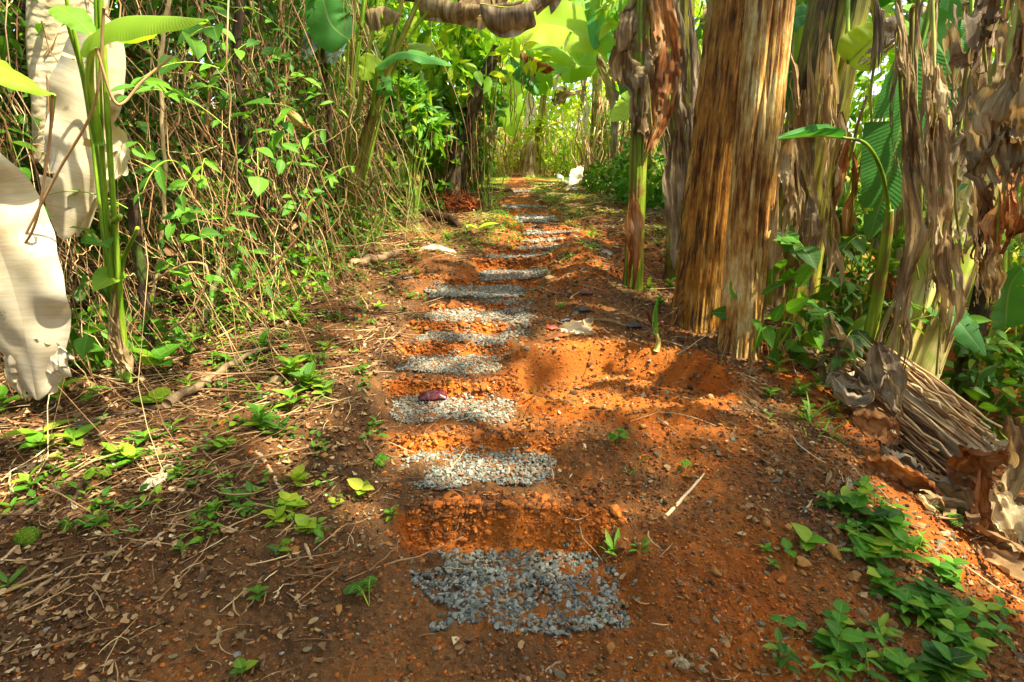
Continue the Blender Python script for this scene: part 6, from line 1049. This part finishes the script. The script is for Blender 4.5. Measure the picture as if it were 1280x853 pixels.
stick((322, 567), (394, 708), .0095, lb='long thick tan stick lying down the left bank', rnd=.75, bend=.01); stick((208, 518), (325, 447), .024, 'stick_moss', 'thick mossy branch lying at the foot of the thicket', lift=.12, bend=.02, rnd=.5); stick((90, 543), (212, 513), .018, 'stick_moss', 'dark branch end left of the thick mossy branch', bend=.02, rnd=.3)
stick((0, 612), (128, 533), .007, lb='long thin branch lying across the far left', rnd=.6); stick((832, 650), (885, 590), .0085, lb='flat pale bamboo sliver on the orange soil', rnd=.95, bend=.002, tap=.5, wig=.15); stick((885, 590), (919, 541), .0035, lb='thin pale tip of the bamboo sliver', rnd=.95, bend=.002, tap=.5, wig=.15)
stick((440, 336), (498, 322), .035, lb='short pale broken log on the left bank', rnd=.7, bend=.01, tap=.85, cat='log', name='log', group=None); stick((530, 270), (578, 288), .05, 'stick', 'dark rotting log beside the rusty root mass', rnd=.1, bend=.02, cat='log', name='log', group=None)
stick((585, 243), (640, 243), .045, lb='dark log lying across the far path', rnd=.2, cat='log', name='log', group=None); stick((594, 232), (626, 233), .03, lb='thin log at the far end of the path', rnd=.3, cat='log', name='log', group=None)
for a, b_, r, rn in [((245, 652), (325, 678), .003, .8), ((343, 752), (369, 708), .003, .95), ((497, 415), (470, 470), .006, .25), ((425, 352), (462, 392), .007, .6), ((0, 770), (108, 700), .005, .65), ((0, 745), (90, 690), .004, .4), ((10, 800), (118, 706), .003, .7), ((0, 660), (70, 620), .009, .2), ((30, 650), (108, 592), .007, .6), ((770, 640), (705, 650), .003, .9), ((712, 600), (736, 568), .003, .9), ((1000, 645), (1028, 618), .005, .8),
        ((840, 738), (960, 806), .003, .15), ((878, 558), (966, 606), .0035, .35), ((700, 830), (668, 850), .004, .5), ((560, 690), (530, 720), .002, .6), ((120, 590), (80, 650), .008, .2), ((150, 560), (205, 540), .006, .6), ((235, 575), (190, 620), .004, .5), ((250, 560), (300, 640), .003, .8), ((275, 590), (262, 640), .003, .9), ((210, 660), (290, 610), .006, .3), ((300, 605), (330, 570), .004, .6), ((180, 690), (260, 640), .004, .3),
        ((455, 540), (470, 575), .005, .5), ((428, 480), (452, 520), .003, .8), ((560, 600), (585, 560), .002, .8), ((320, 500), (420, 470), .004, .8), ((60, 560), (300, 470), .004, .75), ((20, 590), (260, 500), .003, .85), ((755, 395), (815, 382), .005, .8), ((790, 420), (770, 452), .003, .7), ((980, 590), (1050, 640), .004, .3), ((900, 480), (960, 520), .003, .4), ((545, 315), (570, 322), .008, .9), ((650, 655), (620, 690), .0015, .8), ((1060, 580), (1120, 640), .005, .5), ((1110, 690), (1190, 740), .004, .7), ((160, 700), (228, 655), .005, .7), ((0, 706), (60, 660), .004, .8), ((400, 690), (405, 640), .004, .4), ((330, 720), (300, 780), .003, .4), ((730, 560), (745, 590), .002, .9)]: stick(a, b_, r*(1.5 if a[0] < 400 else 1.15), rnd=rn, what='thin dark twig' if rn < .35 else ('pale thin stick' if rn > .7 else 'brown twig'))
# ------------------------------------------------------------------ fallen leaves
def fallen(px, py, L, W, mat, lb, az=None, seed=0, amp=1.0, curl=1.0, lift=.015, group='single dead leaves lying on the ground'):
    g = grd(px, py); az = U(0, 6.28) if az is None else az; d = np.array([math.cos(az), math.sin(az), 0])*L/2; a, b_ = g-d, g+d; c = [a, g+[0, 0, L*.08], b_]; c = [np.array([p[0], p[1], float(H0(p[0], p[1]))+lift+(p[2]-g[2])]) for p in c]
    mb = MB(); sheet(mb, c, W, seed=seed, amp=amp, side=(-d[1], d[0], 0.05), curl=curl, tatter=.2, wob=.0, nu=26, nv=12); return tag(mb.build('fallen_dead_leaf', M[mat]), lb or lab('dry curled fallen leaf', px, py), 'dead leaf', group)
fallen(722, 420, .22, .15, 'dead_pale', 'crumpled pale dead leaf lying above the orange hollow', -.3, 1, 1.4, 1.5, .03); fallen(735, 408, .2, .08, 'dead', 'narrow brown leaf strip beside the crumpled pale leaf', 1.2, 2, 1.0); fallen(765, 408, .26, .05, 'dead', 'long curled tan leaf strip right of the crumpled pale leaf', -.5, 3, .9, 2.0); fallen(722, 392, .16, .08, 'dead_grey', 'grey leaf scrap behind the crumpled pale leaf', .9, 4); fallen(700, 425, .2, .05, 'dead_rust', 'tan leaf strip left of the crumpled pale leaf', .3, 19)
fallen(197, 608, .13, .05, 'dead_pale', 'flat pale torn leaf lying on the left litter', .9, 5, .5, .4); fallen(212, 592, .06, .05, 'dead_pale', 'small pale leaf piece beside the flat torn leaf', .5, 6, .5); fallen(548, 316, .36, .10, 'dead_pale', 'long pale dead leaf lying left of the farther steps', -.25, 7, .6); fallen(100, 845, .05, .04, 'dead_rust', 'yellowish leaf at the bottom left corner', 1.4, 8, .4)
fallen(596, 518, .05, .03, 'dead_pale', 'tiny pale leaf lying on the third gravel tread', .2, 9, .4); fallen(935, 522, .09, .02, 'dead_rust', 'curled orange bark strip right of the orange hollow', -1.0, 10, .4, 2); fallen(1035, 600, .12, .03, 'dead', 'straight brown leaf strip near the bank edge', .9, 11, .4)
for k, (x, y, L, W, mt) in enumerate([(60, 590, .1, .05, 'dead'), (300, 620, .07, .04, 'dead'), (250, 600, .09, .04, 'dead_grey'), (140, 700, .06, .04, 'dead'), (330, 590, .08, .05, 'dead_rust'), (420, 400, .1, .06, 'dead'), (450, 440, .09, .05, 'dead_rust'), (480, 360, .12, .07, 'dead'), (690, 350, .1, .05, 'dead'), (760, 320, .12, .06, 'dead_pale'), (650, 390, .07, .03, 'dead_pale'), (780, 395, .12, .05, 'dead'), (1000, 560, .08, .05, 'dead'), (1060, 610, .1, .05, 'dead_grey'), (400, 540, .07, .04, 'dead'), (275, 800, .06, .03, 'dead'), (70, 620, .08, .05, 'dead_grey'), (510, 330, .12, .08, 'dead_rust'), (940, 470, .06, .04, 'dead'), (905, 460, .06, .03, 'dead_rust'), (345, 480, .10, .06, 'dead'), (560, 275, .14, .08, 'dead'), (720, 290, .14, .06, 'dead_pale'), (675, 330, .10, .05, 'dead')]): fallen(x, y, L, W, mt, None, None, 60+k, .9)
# young banana shoot by the orange trunk
g = grd(820, 440); th = thing('banana_shoot', 'small spear shaped green shoot with a blackened leaf left of the orange trunk', 'banana shoot', g)
mb = MB(); tubes(mb, crv([g, g+[.01, 0, .06], g+[-.01, 0, .12]], 10), np.linspace(.02, .009, 10), 8, metric=True); mb.build('stem', M['trunk_yellow'], th)
big_leaf(th, [g+[-.01, 0, .1], g+[-.03, 0, .2], g+[-.02, 0, .32]], .05, nrm=(.2, -1, 0), mat=M['banana'], tears=0, droop=-.2, fold=.6, seed=5, nu=24, hv=3, rib=.004)
m2 = MB(); sheet(m2, [g+[-.01, -.01, .12], g+[-.06, -.02, .2], g+[-.09, -.02, .26]], .03, seed=8, nu=16, nv=6); m2.build('blackened_leaf', M['bark'], th)
# litter dropped by people
mP, n, b = nodes('maroon_packet'); ns = noise(n, objco(n), 60, 3); cr = ramp(n, [(.35, D2L(58, 16, 16)), (.55, D2L(96, 32, 30)), (.7, D2L(136, 70, 58))]); n.links.new(ns.outputs[0], cr.inputs[0]); n.links.new(cr.outputs[0], b.inputs['Base Color']); b.inputs['Roughness'].default_value = .35
def packet(px, py, L, W, T, mat, lb, az=0.2, name='packet', cat='packet', seed=1):
    g = grd(px, py); nu, nv = 26, 18; u, v = np.meshgrid(np.linspace(-1, 1, nu), np.linspace(-1, 1, nv), indexing='ij'); mb = MB()
    for s in (1, -1):
        zz = s*T*np.clip((1-np.abs(u)**6)*(1-np.abs(v)**3), 0, 1)**.6 + T*.35*fbm(u*2.2, v*2.2, s, 3, seed); x = L/2*u*(1-.05*v*v); y = W/2*v*(1-.06*u*u); ca, sa = math.cos(az), math.sin(az)
        V = np.stack([g[0]+x*ca-y*sa, g[1]+x*sa+y*ca, g[2]+T*.9+.012+zz], -1); F = grid_faces(nu, nv); mb.add(V, F if s > 0 else F[:, ::-1], [0, 0, .5])
    return tag(mb.build(name, mat), lb, cat)
packet(542, 502, .15, .09, .022, mP, 'crumpled dark red plastic packet lying on the third gravel tread', .15)
packet(690, 414, .07, .05, .010, mR, 'red and white wrapper lying left of the crumpled pale leaf', .5, 'wrapper', 'wrapper', 4); packet(733, 370, .10, .04, .012, mP, 'dark red wrapper scrap half buried below the slim green stem', -.3, 'wrapper', 'wrapper', 5)
mK, n, b = nodes('black_plastic'); b.inputs['Base Color'].default_value = (.02, .02, .022, 1); b.inputs['Roughness'].default_value = .45
packet(706, 405, .09, .03, .012, mK, 'strip of black plastic beside the red and white wrapper', .5, 'plastic_scrap', 'plastic scrap', 6); packet(792, 412, .11, .04, .014, mK, 'scrap of black plastic left of the orange trunk', .1, 'plastic_scrap', 'plastic scrap', 7); packet(730, 392, .08, .04, .012, mK, 'small black plastic scrap behind the crumpled pale leaf', .1, 'plastic_scrap', 'plastic scrap', 8); packet(510, 350, .12, .06, .012, mK, 'dark scrap lying on the left bank above the curving gravel', .7, 'plastic_scrap', 'plastic scrap', 9)

# ------------------------------------------------------------------ unseen canopy added overhead to shade the path (gaps cut where sun should fall)
LIT = []   # (point, radius): places the photograph shows in sun
def lit(px, py, r, Y=None): LIT.append((grd(px, py) if Y is None else P(px, py, Y), r))
for x, y, r in [(1090, 605, .15), (1130, 640, .20), (1175, 675, .22), (1220, 705, .22), (1255, 730, .20), (1265, 745, .14), (1150, 700, .10), (1110, 640, .12), (1150, 662, .13), (1200, 690, .14), (1245, 735, .14), (600, 402, .14), (565, 395, .12), (620, 345, .12), (560, 460, .10), (600, 428, .10), (575, 512, .12), (620, 512, .08), (640, 300, .25), (690, 300, .25), (560, 318, .2), (620, 270, .4), (680, 262, .4), (740, 262, .3), (560, 590, .09), (640, 590, .08), (720, 480, .18), (800, 470, .12), (700, 430, .12), (760, 505, .12), (470, 420, .2), (430, 470, .18), (370, 500, .2), (480, 380, .2), (250, 470, .12), (190, 560, .10), (130, 600, .07), (375, 640, .07), (445, 620, .06), (520, 560, .06), (680, 520, .08), (980, 500, .08)]: lit(x, y, r)
for x, y, Y, r in [(100, 120, 2.3, .16), (85, 200, 2.3, .12), (120, 230, 2.4, .12), (20, 330, 1.8, .14), (40, 260, 1.8, .07), (55, 440, 1.85, .08), (160, 30, 1.95, .22), (20, 90, 1.75, .18), (220, 90, 2.6, .25), (60, 60, 2.9, .2), (250, 250, 2.9, .3), (350, 180, 3.5, .35), (300, 330, 3.2, .3), (390, 230, 4, .35), (940, 150, 3.4, .12), (950, 300, 3.3, .10), (935, 60, 3.4, .1), (800, 200, 4.4, .12), (830, 140, 4.3, .12), (1260, 120, 2.2, .15), (1130, 200, 3.05, .2), (1110, 240, 3.05, .2), (500, 150, 6.4, .6), (640, 30, 5.1, .4), (1180, 330, 3.1, .15), (990, 380, 3.1, .15), (1240, 350, 2.6, .1)]: lit(x, y, r, Y)
mb = MB(); FARLIT = [(onh(x_, y_), .55) for x_ in (-1, 0, 1, 2) for y_ in (9, 10, 11, 12, 13, 14, 15, 16)]
def can(n, xr, yr, zr, size, tau, seed, keepall=False):
    q = np.column_stack([U(*xr, n), U(*yr, n), np.zeros(n)]); k = U(0, 1, n) < tau(q[:, 0], q[:, 1])*(1 if keepall else np.clip(.95 + .9*fbm(q[:, 0]*1.1, q[:, 1]*1.0, 0, 3, seed), 0, 1.6)); q = q[k]
    z_ = U(*zr, len(q)); p = q + SUN*(z_/SUN[2])[:, None]
    for c_, r_ in LIT + FARLIT:
        v = p - c_; s = v @ SUN; dd_ = np.linalg.norm(v - s[:, None]*SUN, axis=1); p = p[~((dd_ < r_ + size*.3) & (s > 0))]
    inst(mb, LT['ovate'], p, rdirs(len(p), -.2, 1.0), rdirs(len(p), 1.5, .5), size*U(.7, 1.3, len(p)), U(0, 1, len(p)))
can(17000, (-6, 4.5), (-1.5, 9), (7.5, 11.5), .22, lambda x, y: np.where(y < 2.0, 1, np.where(y < 4.5, .72, .6)), 301)
can(17000, (-4, 4), (-1.0, 2.5), (6.5, 9), .24, lambda x, y: 1 - sm(1.3, 2.0, y - .7*sm(.5, 1.2, x) + .35*fbm(x, 2.0, 0, 2, 9)), 302, True)
tag(mb.build('added_canopy', M['leaf_deep']), 'unseen leaf layer added over the path to shade it, gaps cut for sun', 'canopy', None, 'stuff')
